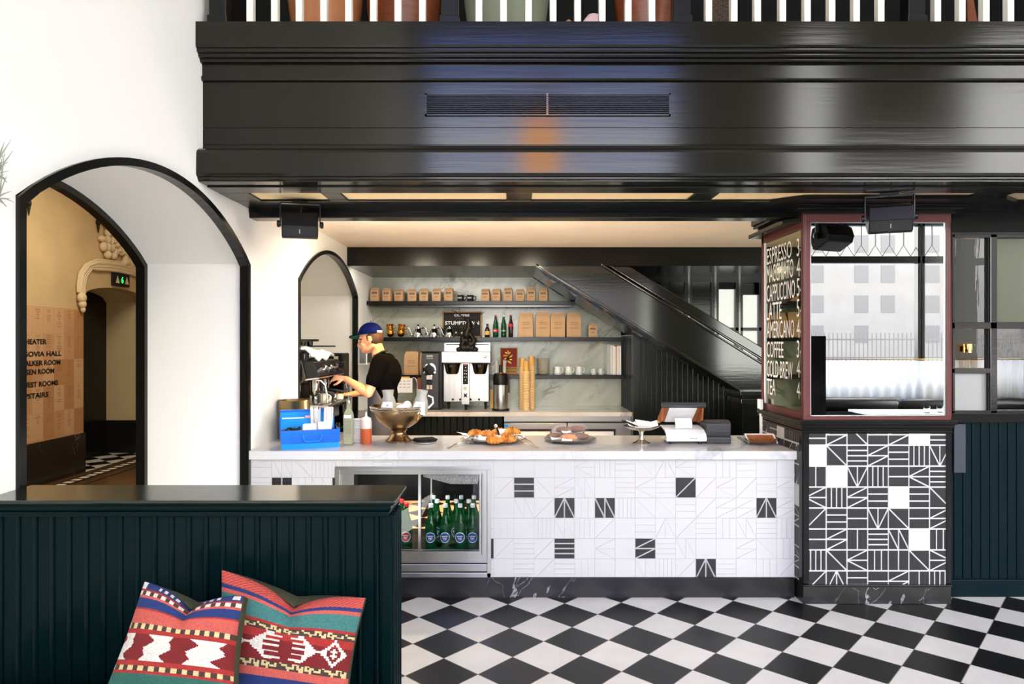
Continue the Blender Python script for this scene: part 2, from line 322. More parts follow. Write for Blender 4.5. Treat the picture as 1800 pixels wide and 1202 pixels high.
        if ang and not remesh:
            fl = [p.use_smooth for p in me.polygons]
            me.set_sharp_from_angle(angle=math.radians(ang))
            me.polygons.foreach_set('use_smooth', fl)
        o = bpy.data.objects.new(name, me); C.objects.link(o)
        if parent: o.parent = parent
        if remesh:
            r = o.modifiers.new('remesh', 'REMESH'); r.mode = 'VOXEL'; r.voxel_size = remesh; r.use_smooth_shade = True
        if smooth:
            q = o.modifiers.new('smooth', 'SMOOTH'); q.iterations = smooth; q.factor = .5
        if solid:
            q = o.modifiers.new('solid', 'SOLIDIFY'); q.thickness = solid
        if bevel:
            b = o.modifiers.new('bevel', 'BEVEL'); b.width = bevel; b.segments = 2; b.limit_method = 'ANGLE'; b.angle_limit = math.radians(40)
        tag(o, **tags); return o
def tag(o, label=None, cat=None, group=None, kind=None):
    if label: o['label'] = label
    if cat: o['category'] = cat
    if group: o['group'] = group
    if kind: o['kind'] = kind
    return o
def thing(name, loc, label, cat, group=None, rot=0):
    o = bpy.data.objects.new(name, None); C.objects.link(o); o.location = loc; o.rotation_euler = (0, 0, rot); o.empty_display_size = .1
    return tag(o, label, cat, group)
def copy_tree(o, loc=None, rot=None, label=None, group=None, parent=None):
    c = o.copy(); C.objects.link(c)
    if parent: c.parent = parent
    if loc is not None: c.location = loc
    if rot is not None: c.rotation_euler = (0, 0, rot)
    if label: c['label'] = label
    if group: c['group'] = group
    for ch in list(o.children): copy_tree(ch, parent=c)
    return c
def beadboard(mb, x0, x1, z0, z1, y, s, m, ax='y', r=.006, bw=.013, dirn=-1):
    # boards seen from -dirn side; profile polyline extruded up
    pts = []; x = x0
    while x < x1-1e-4:
        e = min(x+s, x1)
        pts += [(x, y), (max(e-bw-.004, x), y)]
        if e-x > bw*1.6:
            pts += [(e-bw-.002, y-dirn*.004), (e-bw, y+dirn*r*.7), (e-bw/2, y+dirn*r), (e-.003, y+dirn*r*.7), (e-.001, y-dirn*.004)]
        x = e
    pts.append((x1, y))
    vs_ = []; fs = []
    for (a, b) in pts:
        for z in (z0, z1): vs_.append((a, b, z) if ax == 'y' else (b, a, z))
    for i in range(len(pts)-1): fs.append((2*i, 2*i+2, 2*i+3, 2*i+1))
    mb.add(vs_, fs, m)
    return mb
# ---- patterned tiles
PAT = {'B': [], 'h2': [((0, .5), (1, .5))], 'h3': [((0, i/3), (1, i/3)) for i in (1, 2)], 'h4': [((0, i/4), (1, i/4)) for i in (1, 2, 3)],
       'v2': [((.5, 0), (.5, 1))], 'v3': [((i/3, 0), (i/3, 1)) for i in (1, 2)], 'v4': [((i/4, 0), (i/4, 1)) for i in (1, 2, 3)], 'v5': [((i/5, 0), (i/5, 1)) for i in (1, 2, 3, 4)],
       '/': [((0, 0), (1, 1))], '\\': [((0, 1), (1, 0))], 'A': [((0, 0), (.5, 1)), ((.5, 1), (1, 0)), ((.5, 0), (.5, 1))],
       'V': [((0, 1), (.5, 0)), ((.5, 0), (1, 1)), ((.5, 0), (.5, 1))], 'N': [((.5, 0), (.5, 1)), ((0, 1), (.5, 0)), ((.5, 1), (1, 0))],
       'Z': [((0, .5), (1, .5)), ((0, .5), (1, 1)), ((0, 0), (1, .5))], '<': [((0, .5), (1, .5)), ((0, .5), (1, 1)), ((0, .5), (1, 0))],
       '>': [((0, .5), (1, .5)), ((1, .5), (0, 1)), ((1, .5), (0, 0))]}
def clip(poly, a, b, d=0.0):
    # keep the left side of a->b, shifted inward by d
    ex, ey = b[0]-a[0], b[1]-a[1]; L = math.hypot(ex, ey); nx, ny = -ey/L, ex/L
    f = lambda p: (p[0]-a[0])*nx+(p[1]-a[1])*ny-d
    r = []
    for i, p in enumerate(poly):
        q = poly[(i+1) % len(poly)]; fp, fq = f(p), f(q)
        if fp >= -1e-9: r.append(p)
        if (fp > 1e-9 and fq < -1e-9) or (fp < -1e-9 and fq > 1e-9):
            t = fp/(fp-fq); r.append((p[0]+(q[0]-p[0])*t, p[1]+(q[1]-p[1])*t))
    return r
def tile(mb, fmap, u0, v0, s, pat, m, gap, rect, edge=.003, th=.003):
    polys = [[(0, 0), (1, 0), (1, 1), (0, 1)]]
    for a, b in PAT[pat]:
        nw = []
        for p in polys:
            for q in (clip(p, a, b), clip(p, b, a)):
                if len(q) > 2: nw.append(q)
        polys = nw
    for p in polys:
        w_ = [(u0+x*s, v0+y*s) for x, y in p]; q = w_
        for i in range(len(w_)):
            a, b = w_[i], w_[(i+1) % len(w_)]
            if math.hypot(a[0]-b[0], a[1]-b[1]) < 1e-6: continue
            outer = (abs(a[0]-b[0]) < 1e-6 and (abs(a[0]-u0) < 1e-6 or abs(a[0]-u0-s) < 1e-6)) or (abs(a[1]-b[1]) < 1e-6 and (abs(a[1]-v0) < 1e-6 or abs(a[1]-v0-s) < 1e-6))
            q = clip(q, a, b, edge if outer else gap/2)
            if len(q) < 3: break
        r = rect
        for a, b in (((r[0], r[2]), (r[1], r[2])), ((r[1], r[2]), (r[1], r[3])), ((r[1], r[3]), (r[0], r[3])), ((r[0], r[3]), (r[0], r[2]))):
            if len(q) > 2: q = clip(q, a, b)
        cl = []
        for pt in q:
            if not cl or math.hypot(pt[0]-cl[-1][0], pt[1]-cl[-1][1]) > 2e-4: cl.append(pt)
        if len(cl) > 2 and math.hypot(cl[0][0]-cl[-1][0], cl[0][1]-cl[-1][1]) < 2e-4: cl.pop()
        if len(cl) < 3: continue
        n = len(cl)
        mb.add([fmap(a, b, 0) for a, b in cl]+[fmap(a, b, th) for a, b in cl], [tuple(range(n, 2*n))]+[(i, (i+1) % n, n+(i+1) % n, n+i) for i in range(n)], m)
# ================================================================ SETTING
YC, YB, XL, XW = 4.564, 8.6, -1.757, -2.477
def st(mb, name, **k):
    k.setdefault('kind', 'structure'); return mb.build(name, **k)
def holed(mb, u0, u1, z0, z1, holes, a0, a1, m, ax='y'):
    us = sorted({u0, u1, *[h[0] for h in holes], *[h[1] for h in holes]}); zs = sorted({z0, z1, *[h[2] for h in holes], *[h[3] for h in holes]})
    for i in range(len(us)-1):
        for j in range(len(zs)-1):
            cu, cz = (us[i]+us[i+1])/2, (zs[j]+zs[j+1])/2
            if any(h[0] < cu < h[1] and h[2] < cz < h[3] for h in holes): continue
            if ax == 'y': mb.box(us[i], us[i+1], a0, a1, zs[j], zs[j+1], m)
            else: mb.box(a0, a1, us[i], us[i+1], zs[j], zs[j+1], m)
# floor
mb = MB(); mb.box(-6.4, 10.8, -4.3, 11.6, -.08, 0, floor_material()); st(mb, 'floor')
# left wall with two arches
HW, SPR, APX, RAD = 1.07, 2.215, 2.58, 1.77
def arcz(y, yc, d=0): return APX-RAD+math.sqrt(max((RAD-d)**2-(y-yc)**2, 0))
ARC = (3.486, 6.672); mb = MB(); ys = [-4.3]
for yc in ARC: ys += [yc-HW, yc+HW]
ys.append(11.6)
for i in (0, 2, 4): mb.box(XW, XL, ys[i], ys[i+1], 0, 7.6, 'plaster')
for yc in ARC:
    n = 28
    for i in range(n):
        a = yc-HW+2*HW*i/n; b = yc-HW+2*HW*(i+1)/n; za, zb = arcz(a, yc), arcz(b, yc)
        mb.add([(XW, a, za), (XL, a, za), (XL, b, zb), (XW, b, zb)], [(0, 1, 2, 3)], 'plaster', True)
        for x in (XW, XL): mb.add([(x, a, za), (x, b, zb), (x, b, 7.6), (x, a, 7.6)], [(0, 1, 2, 3)], 'plaster')
    mb.add([(XW, yc-HW, 7.6), (XL, yc-HW, 7.6), (XL, yc+HW, 7.6), (XW, yc+HW, 7.6)], [(0, 1, 2, 3)], 'plaster')
st(mb, 'wall_left', fixn=True)
def arch_frame(yc, x0, x1, name, label, t=.036, z0=0.0):
    p = [(yc-HW, z0), (yc-HW, SPR)]; q = [(yc-HW+t, z0), (yc-HW+t, SPR-.02)]
    n = 28
    for i in range(1, n):
        y = yc-HW+2*HW*i/n; p.append((y, arcz(y, yc)))
        yy = yc+(y-yc)*(HW-t)/HW; q.append((yy, arcz(yy, yc, t)))
    p += [(yc+HW, SPR), (yc+HW, z0)]; q += [(yc+HW-t, SPR-.02), (yc+HW-t, z0)]
    mb = MB(); k = len(p); vs_ = []
    for (a, b) in zip(p, q):
        for x in (x0, x1): vs_ += [(x, a[0], a[1]), (x, b[0], b[1])]
    fs = []
    for i in range(k-1):
        o, s = 4*i, 4*i+4
        for e in ((0, 1), (1, 3), (3, 2), (2, 0)): fs.append((o+e[0], o+e[1], s+e[1], s+e[0]))
    mb.add(vs_, fs, 'blackp'); return mb.build(name, label=label, cat='frame', kind='structure')
arch_frame(ARC[0], XL-.045, XL+.014, 'trim_1', 'black casing around the near edge of the large archway')
arch_frame(ARC[0], XW-.014, XW+.045, 'trim_2', 'black casing on the hallway side of the large archway')
arch_frame(ARC[1], XL-.045, XL+.014, 'trim_3', 'black casing around the small archway behind the bar')
mb = MB(); mb.box(XW-.06, XW, 5.3, 8.0, 0, 2.9, 'plaster'); st(mb, 'wall_niche')
# street facade with tall windows (seen in the mirrors)
mb = MB(); holed(mb, XL, 10.8, 0, 7.6, WINS, -4.25, -4.0, 'frontw'); st(mb, 'wall_front')
mb = MB(); holed(mb, -4.25, 4.57, 0, 7.6, RWIN, 10.8, 11.0, 'plaster', 'x'); st(mb, 'wall_right')
mb = MB(); mb.box(XW, 11.0, -4.25, 9.0, 7.6, 7.7, 'plaster'); st(mb, 'ceiling')
for i, (a, b, c, d) in enumerate(WINS):
    mb = MB(); t = .09; y0, y1 = -4.2, -4.08
    mb.box(a, b, y0, y1, c, c+t, 'blackp').box(a, b, y0, y1, d-t, d, 'blackp').box(a, a+t, y0, y1, c, d, 'blackp').box(b-t, b, y0, y1, c, d, 'blackp')
    if i == 5: continue
    if i == 3:
        mb.box(a, b, y0, y1, 3.2, 3.33, 'blackp')
        for x in (7.72, 7.80): mb.box(x, x+.05, y0, y1, c, d, 'blackp')
        mb.box(8.5, 8.95, y0, -3.96, c, d, 'blackp')
        for k in range(11):
            x = a+.12+k*.27
            mb.box(x-.006, x+.006, -4.15, -4.13, 3.55, d, 'iron')
            for s_ in (-1, 1): mb.tube([(x, -4.14, 3.55), (x+s_*.135, -4.14, 3.34)], .006, 'iron', 4)
    else:
        k = max(1, int((b-a)/1.5))
        for j in range(1, k): mb.box(a+(b-a)*j/k-.03, a+(b-a)*j/k+.03, y0, y1, c, d, 'blackp')
        mb.box(a, b, y0, y1, c+(d-c)*.72, c+(d-c)*.72+.07, 'blackp')
    st(mb, 'window_%d' % (i+1))
# hallway through the big arch
XH = -5.6
mb = MB(); mb.box(XH-.2, XH, .5, 8.92, 0, 4.0, 'hall'); 
PA = (8.92, 10.5); n = 16
def pz(y):
    u = (y-PA[0])/(PA[1]-PA[0])*2-1; return 2.3+.16*math.sqrt(max(0, 1-u*u)) 
for i in range(n):
    a = PA[0]+(PA[1]-PA[0])*i/n; b = PA[0]+(PA[1]-PA[0])*(i+1)/n
    mb.prism([(a, pz(a)), (b, pz(b)), (b, 4.0), (a, 4.0)], 'x', XH-.2, XH, 'hall')
    mb.add([(XH-.64, a, pz(a)), (XH-.2, a, pz(a)), (XH-.2, b, pz(b)), (XH-.64, b, pz(b))], [(0, 1, 2, 3)], 'hallcream')
mb.box(XH-.2, XH, 10.5, 11.6, 0, 4.0, 'hall'); st(mb, 'wall_hall')
mb = MB(); mb.box(XH-.64, XH-.2, 10.5, 10.6, 0, 4.0, 'hallcream'); st(mb, 'wall_recess')
mb = MB(); mb.box(XH-.66, XH-.2, 8.86, 8.92, 0, 4.0, 'hall').box(XH-.7, XH-.64, 8.86, 10.6, 0, 4.0, 'blackp'); st(mb, 'wall_elevator')
mb = MB(); mb.box(XH-.7, XW, .4, .5, 0, 4.0, 'hall').box(XH-.7, XW, 11.5, 11.6, 0, 4.0, 'hall'); st(mb, 'wall_hall_end')
mb = MB(); mb.box(XH-.7, XW, .4, 11.6, 4.0, 4.08, 'hallcream'); st(mb, 'ceiling_hall')
mb = MB(); mb.box(XH, XH+.03, .5, 8.92, 0, .52, 'nero').box(XH-.64, XH-.0, 10.46, 10.5, 0, .5, 'nero'); st(mb, 'baseboard_hall')
mb = MB(); mb.box(XH+.03, XW-.02, .5, 11.5, 0, .004, pm('hall_floor_stone', (96, 66, 40), .25, var=.15)); 
mb.box(-5.45, -5.25, .5, 11.5, .004, .007, 'ink')
for k in range(70): mb.box(-5.40, -5.30, .7+k*.15, .78+k*.15, .007, .009, 'cream')
mb.box(-5.10, -5.07, .5, 11.5, .004, .007, 'ink'); st(mb, 'floor_hall')
# elevator doors
t = thing('elevator_door', (XH-.62, 9.7, 0), 'black elevator door in the arched recess at the end of the hallway', 'door')
MB().box(XH-.64, XH-.615, 8.98, 9.70, 0, 2.25, 'blackp').build('door_panel', t, bevel=.004); MB().box(XH-.64, XH-.61, 9.705, 10.42, 0, 2.25, 'blackp').build('door_panel', t, bevel=.004)
# carved portal moulding
t = thing('portal_moulding', (XH, 9.7, 2.3), 'carved cream plaster moulding over the arched elevator recess', 'moulding')
pts = [(8.80, 2.33), (8.80, 2.44), (8.84, 2.58), (8.96, 2.70), (9.15, 2.76), (9.4, 2.78), (9.7, 2.79), (10.0, 2.78), (10.3, 2.75), (10.6, 2.6)]
mb = MB()
for d, r in ((0, .035), (.045, .028), (.085, .024), (-.04, .02)):
    mb.tube([(XH+.03, y+d*.9 if i < 4 else y, z-d*(.3 if i < 4 else 1)) for i, (y, z) in enumerate(pts)], r, 'stone', 8)
mb.build('arch_moulding', t)
mb = MB(); mb.ell((XH+.05, 8.81, 2.27), (.05, .07, .07), 'stone').ell((XH+.05, 8.82, 2.19), (.045, .055, .06), 'stone').ell((XH+.05, 8.83, 2.12), (.03, .035, .045), 'stone'); mb.build('corbel', t)
mb = MB(); rr = random.Random(3)
for i in range(46):
    u = rr.random(); y = 9.25+u*.95; z = 2.84+rr.random()*(.10+.28*math.exp(-((y-9.62)/.18)**2))
    if y < 9.55: z = 2.84+rr.random()*.75*math.exp(-((y-9.38)/.13)**2)
    mb.ell((XH+.04, y, z), (.05, .03+.035*rr.random(), .03+.04*rr.random()), 'stone', 10)
for z in (2.9, 3.0, 3.1, 3.2, 3.3): mb.ell((XH+.05, 9.36+rr.random()*.04, z), (.055, .055, .06), 'stone', 10)
for k in range(5): mb.tube([(XH+.05, 9.6+.09*math.cos(a*.8)*(1-a*.1)+k*.12, 2.98+.09*math.sin(a*.8)*(1-a*.1)) for a in range(8)], .022, 'stone', 6)
mb.build('crest', t)
# elevator indicator
t = thing('floor_indicator', (XH, 9.62, 2.5), 'small black elevator indicator showing a green 6', 'sign')
y0, y1 = 5.6*1200/(900-195), 5.6*1200/(900-222)
MB().box(XH, XH+.05, y0, y1, 2.49, 2.67, 'ink').build('panel', t, bevel=.003)
mb = MB(); ym = (y0+y1)/2
mb.text('6', (XH+.052, ym-.028, 2.535), (0, 1, 0), (0, 0, 1), .06, .095, 'ledgreen', bold=.02); mb.build('digit', t, fixn=False)
for c in (y0+.075, y1-.075): mb = MB(); mb.add([(XH+.052, c-.05, 2.53), (XH+.052, c+.05, 2.53), (XH+.052, c, 2.64)], [(0, 1, 2)], 'stone'); mb.build('arrow', t, fixn=False)
# directory of printed pages
t = thing('wall_directory', (XH, 8.2, .5), 'tan directory panel of printed pages with black room names', 'sign')
mb = MB(); mb.box(XH, XH+.012, 6.6, 8.9, .52, 2.12, 'dirpaper')
rr = random.Random(5); ny = 12
for i in range(ny):
    for j in range(5):
        a = 6.62+i*.19; b = .54+j*.315
        mb.box(XH+.012, XH+.013, a, a+.186, b, b+.31, rr.choice(['dirpaper', 'pg1', 'pg2']))
        for k in range(rr.randint(4, 11)):
            zz = b+.29-k*.022; ww = rr.random()*.045
            mb.box(XH+.013, XH+.0135, a+.045+ww, a+.14-ww, zz-.007, zz, 'pgi')
mb.build('pages', t, fixn=True)
mb = MB()
for s_, pr, py in (('THEATER', 80, 600.5), ('SEGOVIA HALL', 106, 621), ('WALKER ROOM', 104, 636.2), ('OLSEN ROOM', 93, 651.3), ('GUEST ROOMS', 100, 672), ('UPSTAIRS', 83, 692.5)):
    yr = 5.6*1200/(900-pr); h = .062; yl = {'THEATER': 7.76, 'SEGOVIA HALL': 7.68, 'WALKER ROOM': 7.72, 'OLSEN ROOM': 7.72, 'GUEST ROOMS': 7.73, 'UPSTAIRS': 7.74}[s_]
    mb = MB(); mb.text(s_, (XH+.016, yl, Z(py, yr)-h/2), (0, 1, 0), (0, 0, 1), yr-yl, h, 'ink', bold=.035)
    mb.build('lettering', t, fixn=False)
# small dark hooks on the hall wall
for i, (px, py) in enumerate(((46, 363), (169, 396))):
    y = 5.6*1200/(900-px); mb = MB(); z = Z(py, y); mb.ell((XH+.03, y, z+.04), (.03, .03, .05), 'iron', 10).cap((XH+.03, y, z), (XH+.03, y, z-.1), .02, .005, 'iron')
    mb.build('wall_hook', label=('dark iron hook high on the tan hall wall beside the black arch casing', 'dark iron hook on the tan hall wall above the carved crest')[i], cat='hook')
# ---------------------------------------------------------------- bar recess walls, ceilings
mb = MB(); mb.box(XL, 4.8, 8.6, 8.75, 0, 3.4, 'blackp'); st(mb, 'wall_back')
mb = MB()
sofz = lambda x: 2.517-.617*(x-.254)
mb.prism([(XL, .86), (1.37, .86), (1.37, sofz(1.37)), (.254, 2.51), (XL, 2.51)], 'y', 8.58, 8.6, 'greymarble'); st(mb, 'trim_4', label='grey green veined marble cladding behind the bar shelves', cat='wall cladding')
mb = MB(); mb.box(XL, 4.8, 4.70, 7.27, 2.71, 2.76, 'cream'); st(mb, 'ceiling_bar')
mb = MB(); mb.box(XL, 4.8, 7.27, 8.6, 2.51, 2.76, 'blackp'); st(mb, 'beam_bar')
mb = MB(); mb.box(4.8, 4.95, 4.57, 8.75, 0, 3.4, 'blackp'); st(mb, 'wall_side')
mb = MB(); mb.box(XL, 4.8, 3.94, 8.75, 2.76, 3.44, 'blackp'); st(mb, 'floor_mezzanine')
mb = MB(); mb.box(XL, 10.8, 5.6, 5.7, 3.44, 7.6, pm('mezzanine_wall', (7, 9, 8), .6, ior=1.2)); st(mb, 'wall_mezzanine')
MB().box(XL, XL+.012, 3.96, 5.6, 3.44, 7.5, 'ink').build('wall_mezzanine_side', kind='structure')
mb = MB(); mb.box(4.8, 10.8, 4.57, 4.7, 0, 7.6, 'blackp'); st(mb, 'wall_far_right')
# side panel closing the shelf niche + beadboard below the stairs
mb = MB(); mb.box(1.37, 1.41, 7.72, 8.58, 0, sofz(1.41)-.02, 'darkboard')
for k in range(12): mb.box(1.362, 1.37, 7.78+k*.066, 7.79+k*.066, .9, sofz(1.41)-.03, 'darkboard')
st(mb, 'wall_niche_side')
mb = MB(); beadboard(mb, 1.41, 4.8, 0, 2.5, 7.72, .0585, 'darkboard', r=.008, bw=.014)
# cut the boards along the stair soffit line
vv = []
for v in mb.v:
    x, y, z = v
    vv.append((x, y, min(z, max(sofz(x)+.02, 1.15))))
mb.v = vv; mb.box(1.41, 4.8, 7.735, 7.76, 0, .9, 'darkboard'); st(mb, 'wall_beadboard')
# staircase: stringer face, mouldings, soffit, handrail
t = thing('staircase', (1.3, 7.27, 1.2), 'glossy black staircase slanting down to the right behind the bar', 'staircase'); tag(t, kind='structure')
xa, xb = .254, 2.95
mb = MB(); up = lambda x: sofz(x)+.43
y0 = 7.29
mb.prism([(xa, 2.51), (.95, 2.51), (xb, up(xb)), (xb, sofz(xb)), ], 'y', y0, y0+.06, 'stair'); mb.build('stringer', t)
mb = MB()
for d, wd, pr in ((.43, .022, .025), (.475, .022, .018), (-.0, .03, .02)):
    x_s = max(xa, .254+d/.617) if d > 0 else xa
    mb.prism([(x_s, sofz(x_s)+d), (xb, sofz(xb)+d), (xb, sofz(xb)+d+wd), (x_s, sofz(x_s)+d+wd)] if d > 0 else [(xa, sofz(xa)), (xb, sofz(xb)), (xb, sofz(xb)+wd), (xa, sofz(xa)+wd)], 'y', y0-pr, y0+.03, 'stair')
mb.build('moulding', t, bevel=.006)
mb = MB(); mb.prism([(1.04, 2.51), (xb, sofz(xb)+.5), (xb, sofz(xb)+.62), (1.25, 2.51)], 'y', y0-.005, y0+.07, 'stair'); mb.build('handrail', t, bevel=.01)
mb = MB()
mb.add([(xa, y0+.02, sofz(xa)), (xb, y0+.02, sofz(xb)), (xb, 8.58, sofz(xb)), (xa, 8.58, sofz(xa))], [(0, 1, 2, 3)], 'stair')
mb.build('soffit', t, solid=.02)
mb = MB()   # sawtooth underside of the treads, seen at the soffit edge
for k in range(8):
    x = .30+k*.24; mb.prism([(x, sofz(x)-.001), (x+.24, sofz(x+.24)-.001), (x+.15, sofz(x+.15)-.045)], 'y', 7.5, 8.3, 'stair')
mb.build('tread_undersides', t)
mb = MB(); mb.box(2.43, 2.95, 7.20, 7.72, 0, 1.05, 'blackp').box(2.41, 2.95, 7.18, 7.72, 1.05, 1.10, 'stair').box(2.43, 2.95, 7.20, 7.72, 1.10, 1.14, 'blackp').box(2.40, 2.95, 7.17, 7.72, 1.14, 1.18, 'stair'); mb.build('newel', t, bevel=.005)
# glazed screen behind the stairs
mb = MB(); ys = 8.5
zs0, zs1 = 1.0, 2.51
for xx in (1.9, 2.2, 2.53, 2.83, 3.12): mb.box(xx-.045, xx+.045, ys, ys+.06, zs0, zs1, 'blackp').box(xx-.012, xx+.012, ys-.012, ys+.02, zs0, zs1, 'stair')
mb.box(1.4, 3.6, ys-.01, ys+.06, 2.44, 2.51, 'blackp').box(1.4, 3.6, ys, ys+.06, 1.84, 1.88, 'blackp')
for xx in (1.945, 2.245): mb.box(xx, xx+.245, ys+.03, ys+.04, zs0, 2.44, 'black')
st(mb, 'window_5')
mb = MB(); mb.box(2.58, 2.79, 8.56, 8.575, 1.0, 2.36, 'blind').box(2.58, 2.79, 8.53, 8.55, 2.36, 2.44, 'ink'); mb.box(2.87, 3.08, 8.56, 8.575, 1.88, 2.29, 'blind').box(2.87, 3.08, 8.56, 8.575, 1.0, 1.84, 'blind'); st(mb, 'window_6')
# ---------------------------------------------------------------- balcony
mb = MB(); X1 = 10.8
prof = [(3.79, 3.48), (3.79, 3.350), (3.7935, 3.338), (3.802, 3.335), (3.802, 3.328), (3.805, 3.317), (3.82, 3.313), (3.82, 3.306), (3.823, 3.296), (3.84, 3.292), (3.84, 3.286), (3.843, 3.277), (3.87, 3.272), (3.87, 3.207), (3.858, 3.203), (3.858, 3.190), (3.861, 3.180), (3.88, 3.175),
        (3.88, 2.919), (3.883, 2.917), (3.883, 2.914), (3.88, 2.912), (3.88, 2.823), (3.883, 2.821), (3.883, 2.818), (3.88, 2.816), (3.878, 2.80), (3.83, 2.785), (3.806, 2.77), (3.798, 2.755), (3.795, 2.64), (3.80, 2.625), (3.812, 2.62), (3.812, 2.61), (3.824, 2.605), (3.824, 2.598), (3.93, 2.598), (3.93, 2.64), (3.94, 2.64), (3.94, 3.48)]
mb.prism(prof, 'x', XL, X1, 'black'); st(mb, 'balcony_fascia', label='glossy black panelled balcony fascia across the top of the room', cat='balcony')
mb = MB(); mb.box(XL, X1, 3.94, 4.70, 2.602, 2.66, 'panelc'); st(mb, 'ceiling_balcony')
mb = MB(); mb.box(XL, X1, 3.93, 4.085, 2.59, 2.602, 'blackp').box(XL, X1, 4.315, 4.70, 2.59, 2.602, 'blackp')
for p0, p1 in ((330, 448), (572, 606), (890, 935), (1214, 1256), (1700, 1760)): mb.box(X(p0, 4.2), X(p1, 4.2), 4.085, 4.315, 2.59, 2.602, 'blackp')
st(mb, 'trim_5', bevel=.004, label='black ribs framing the cream panels below the balcony', cat='trim')
mb = MB(); mb.prism([(4.556, 2.59), (4.556, 2.572), (4.564, 2.568), (4.564, 2.535), (4.572, 2.53), (4.69, 2.53), (4.70, 2.545), (4.70, 2.71), (4.66, 2.71), (4.66, 2.59)], 'x', XL, X1, 'blackp'); st(mb, 'trim_6', label='black crown beam along the bar front below the balcony', cat='beam')
mb = MB(); mb.prism([(XL, 4.70), (XL+.05, 4.70), (XL+.05, 4.9), (XL, 4.9)], 'z', 2.4, 2.71, 'plaster'); 
# air vent
t = thing('air_vent', (X(963, 3.88), 3.88, Z(183, 3.88)), 'long black slotted air vent in the middle of the balcony fascia', 'vent')
vx0, vx1, vz0, vz1 = X(747, 3.87), X(1179, 3.87), Z(203, 3.87), Z(164, 3.87)
mb = MB(); mb.box(vx0, vx1, 3.868, 3.88, vz0, vz0+.008, 'black').box(vx0, vx1, 3.868, 3.88, vz1-.008, vz1, 'black').box(vx0, vx0+.01, 3.868, 3.88, vz0, vz1, 'black').box(vx1-.01, vx1, 3.868, 3.88, vz0, vz1, 'black'); mb.build('frame', t)
MB().box(vx0, vx1, 3.876, 3.88, vz0, vz1, 'ink').build('backing', t)
for k in range(9):
    z = vz0+.014+k*.0115; MB().box(vx0+.012, vx1-.012, 3.862, 3.875, z, z+.0036, 'black').build('slat', t)
xm = X(962, 3.87); MB().box(xm-.005, xm+.005, 3.864, 3.872, vz0, vz1, 'darksteel').build('divider', t)
# railing
t = thing('balcony_railing', (1.5, 3.95, 3.48), 'balcony railing with white balusters between black posts', 'railing')
bal = [441, 484, 527, 570, 613.5, 657, 700, 743, 842, 885, 929, 972, 1015, 1058, 1103.5, 1145, 1244.5, 1289, 1330, 1374, 1417, 1460, 1503, 1546, 1645, 1688, 1730, 1773, 1816, 1859, 1902, 1945, 2055, 2098, 2141, 2184, 2227]
for p in bal:
    x = X(p, 3.9); MB().box(x-.0185, x+.0185, 3.88, 3.925, 3.48, 4.42, 'white').build('baluster', t, bevel=.003)
for p in (388, 791, 1196, 1604, 2000):
    x = X(p, 3.9); MB().box(x-.048, x+.048, 3.855, 3.945, 3.48, 4.46, 'blackp').box(x-.056, x+.056, 3.845, 3.95, 3.48, 3.545, 'blackp').build('post', t, bevel=.005)
MB().box(XL, 4.7, 3.86, 3.945, 4.42, 4.48, 'blackp').build('handrail', t, bevel=.01)
MB().box(XL, 4.7, 3.87, 3.94, 3.46, 3.482, 'blackp').build('bottom_rail', t)
# mezzanine furniture glimpsed between the balusters
def lounge(name, x, y, wd, rot, shell, cush, label, cat='armchair'):
    t = thing(name, (x, y, 3.44), label, cat, rot=rot)
    o = Vector((x, y, 3.44)); mb = MB(); n = 20; vs_ = []; fs = []
    for j in range(9):
        f = j/8; z = .08+.75*f; r = wd*(.36+.14*math.sin(f*1.9))
        for i in range(n+1):
            a = math.pi*(1.05+1.0*i/n)-.07; vs_.append((o.x+r*math.cos(a)*1.0, o.y+r*math.sin(a)*.8, o.z+z))
    for j in range(8):
        for i in range(n): fs.append((j*(n+1)+i, j*(n+1)+i+1, (j+1)*(n+1)+i+1, (j+1)*(n+1)+i))
    mb.add(vs_, fs, shell, True); mb.build('shell', t, solid=.03)
    mb = MB(); mb.ell((o.x, o.y, o.z+.36), (wd*.36, wd*.3, .09), cush, 20); mb.build('seat', t)
    mb = MB(); mb.ell((o.x, o.y-wd*.2, o.z+.5), (wd*.3, .06, .2), cush, 20); mb.build('back_cushion', t)
    for sx in (-1, 1):
        for sy in (-1, 1): MB().cap((o.x+sx*wd*.22, o.y+sy*wd*.2, o.z+.34), (o.x+sx*wd*.34, o.y+sy*wd*.3, o.z+.01), .016, .010, 'wood').build('leg', t)
    return t
lounge('lounge_chair', X(575, 4.5), 4.45, .50, .3, 'tanleather', 'tanleather', 'tan leather lounge chair nearest the left wall at the balcony rail')
lounge('lounge_chair', X(710, 4.5), 4.5, .52, -.2, 'wood', 'speckle', 'brown curved lounge chair with speckled seat on the balcony')
lounge('lounge_chair', X(890, 4.5), 4.5, .58, 0, 'greenup', 'greenup', 'sage green round upholstered chair on the balcony')
lounge('lounge_chair', X(1140, 4.5), 4.5, .52, .2, 'wood', 'tanleather', 'reddish brown leather lounge chair beside the pink cloth on the balcony')
mb = MB(); mb.ell((X(1042, 4.4), 4.36, 3.62), (.095, .07, .18), 'pinkcloth', 16).ell((X(1000, 4.4), 4.42, 3.62), (.05, .05, .17), 'tanleather', 14); mb.build('draped_cloth', label='pale pink cloth over a tan cushion on the balcony', cat='cloth')
mb = MB(); mb.box(X(1252, 4.3), X(1282, 4.3), 4.3, 4.5, 3.44, 4.0, 'speckle'); mb.build('side_table', bevel=.01, label='brown speckled square side table on the balcony', cat='table')
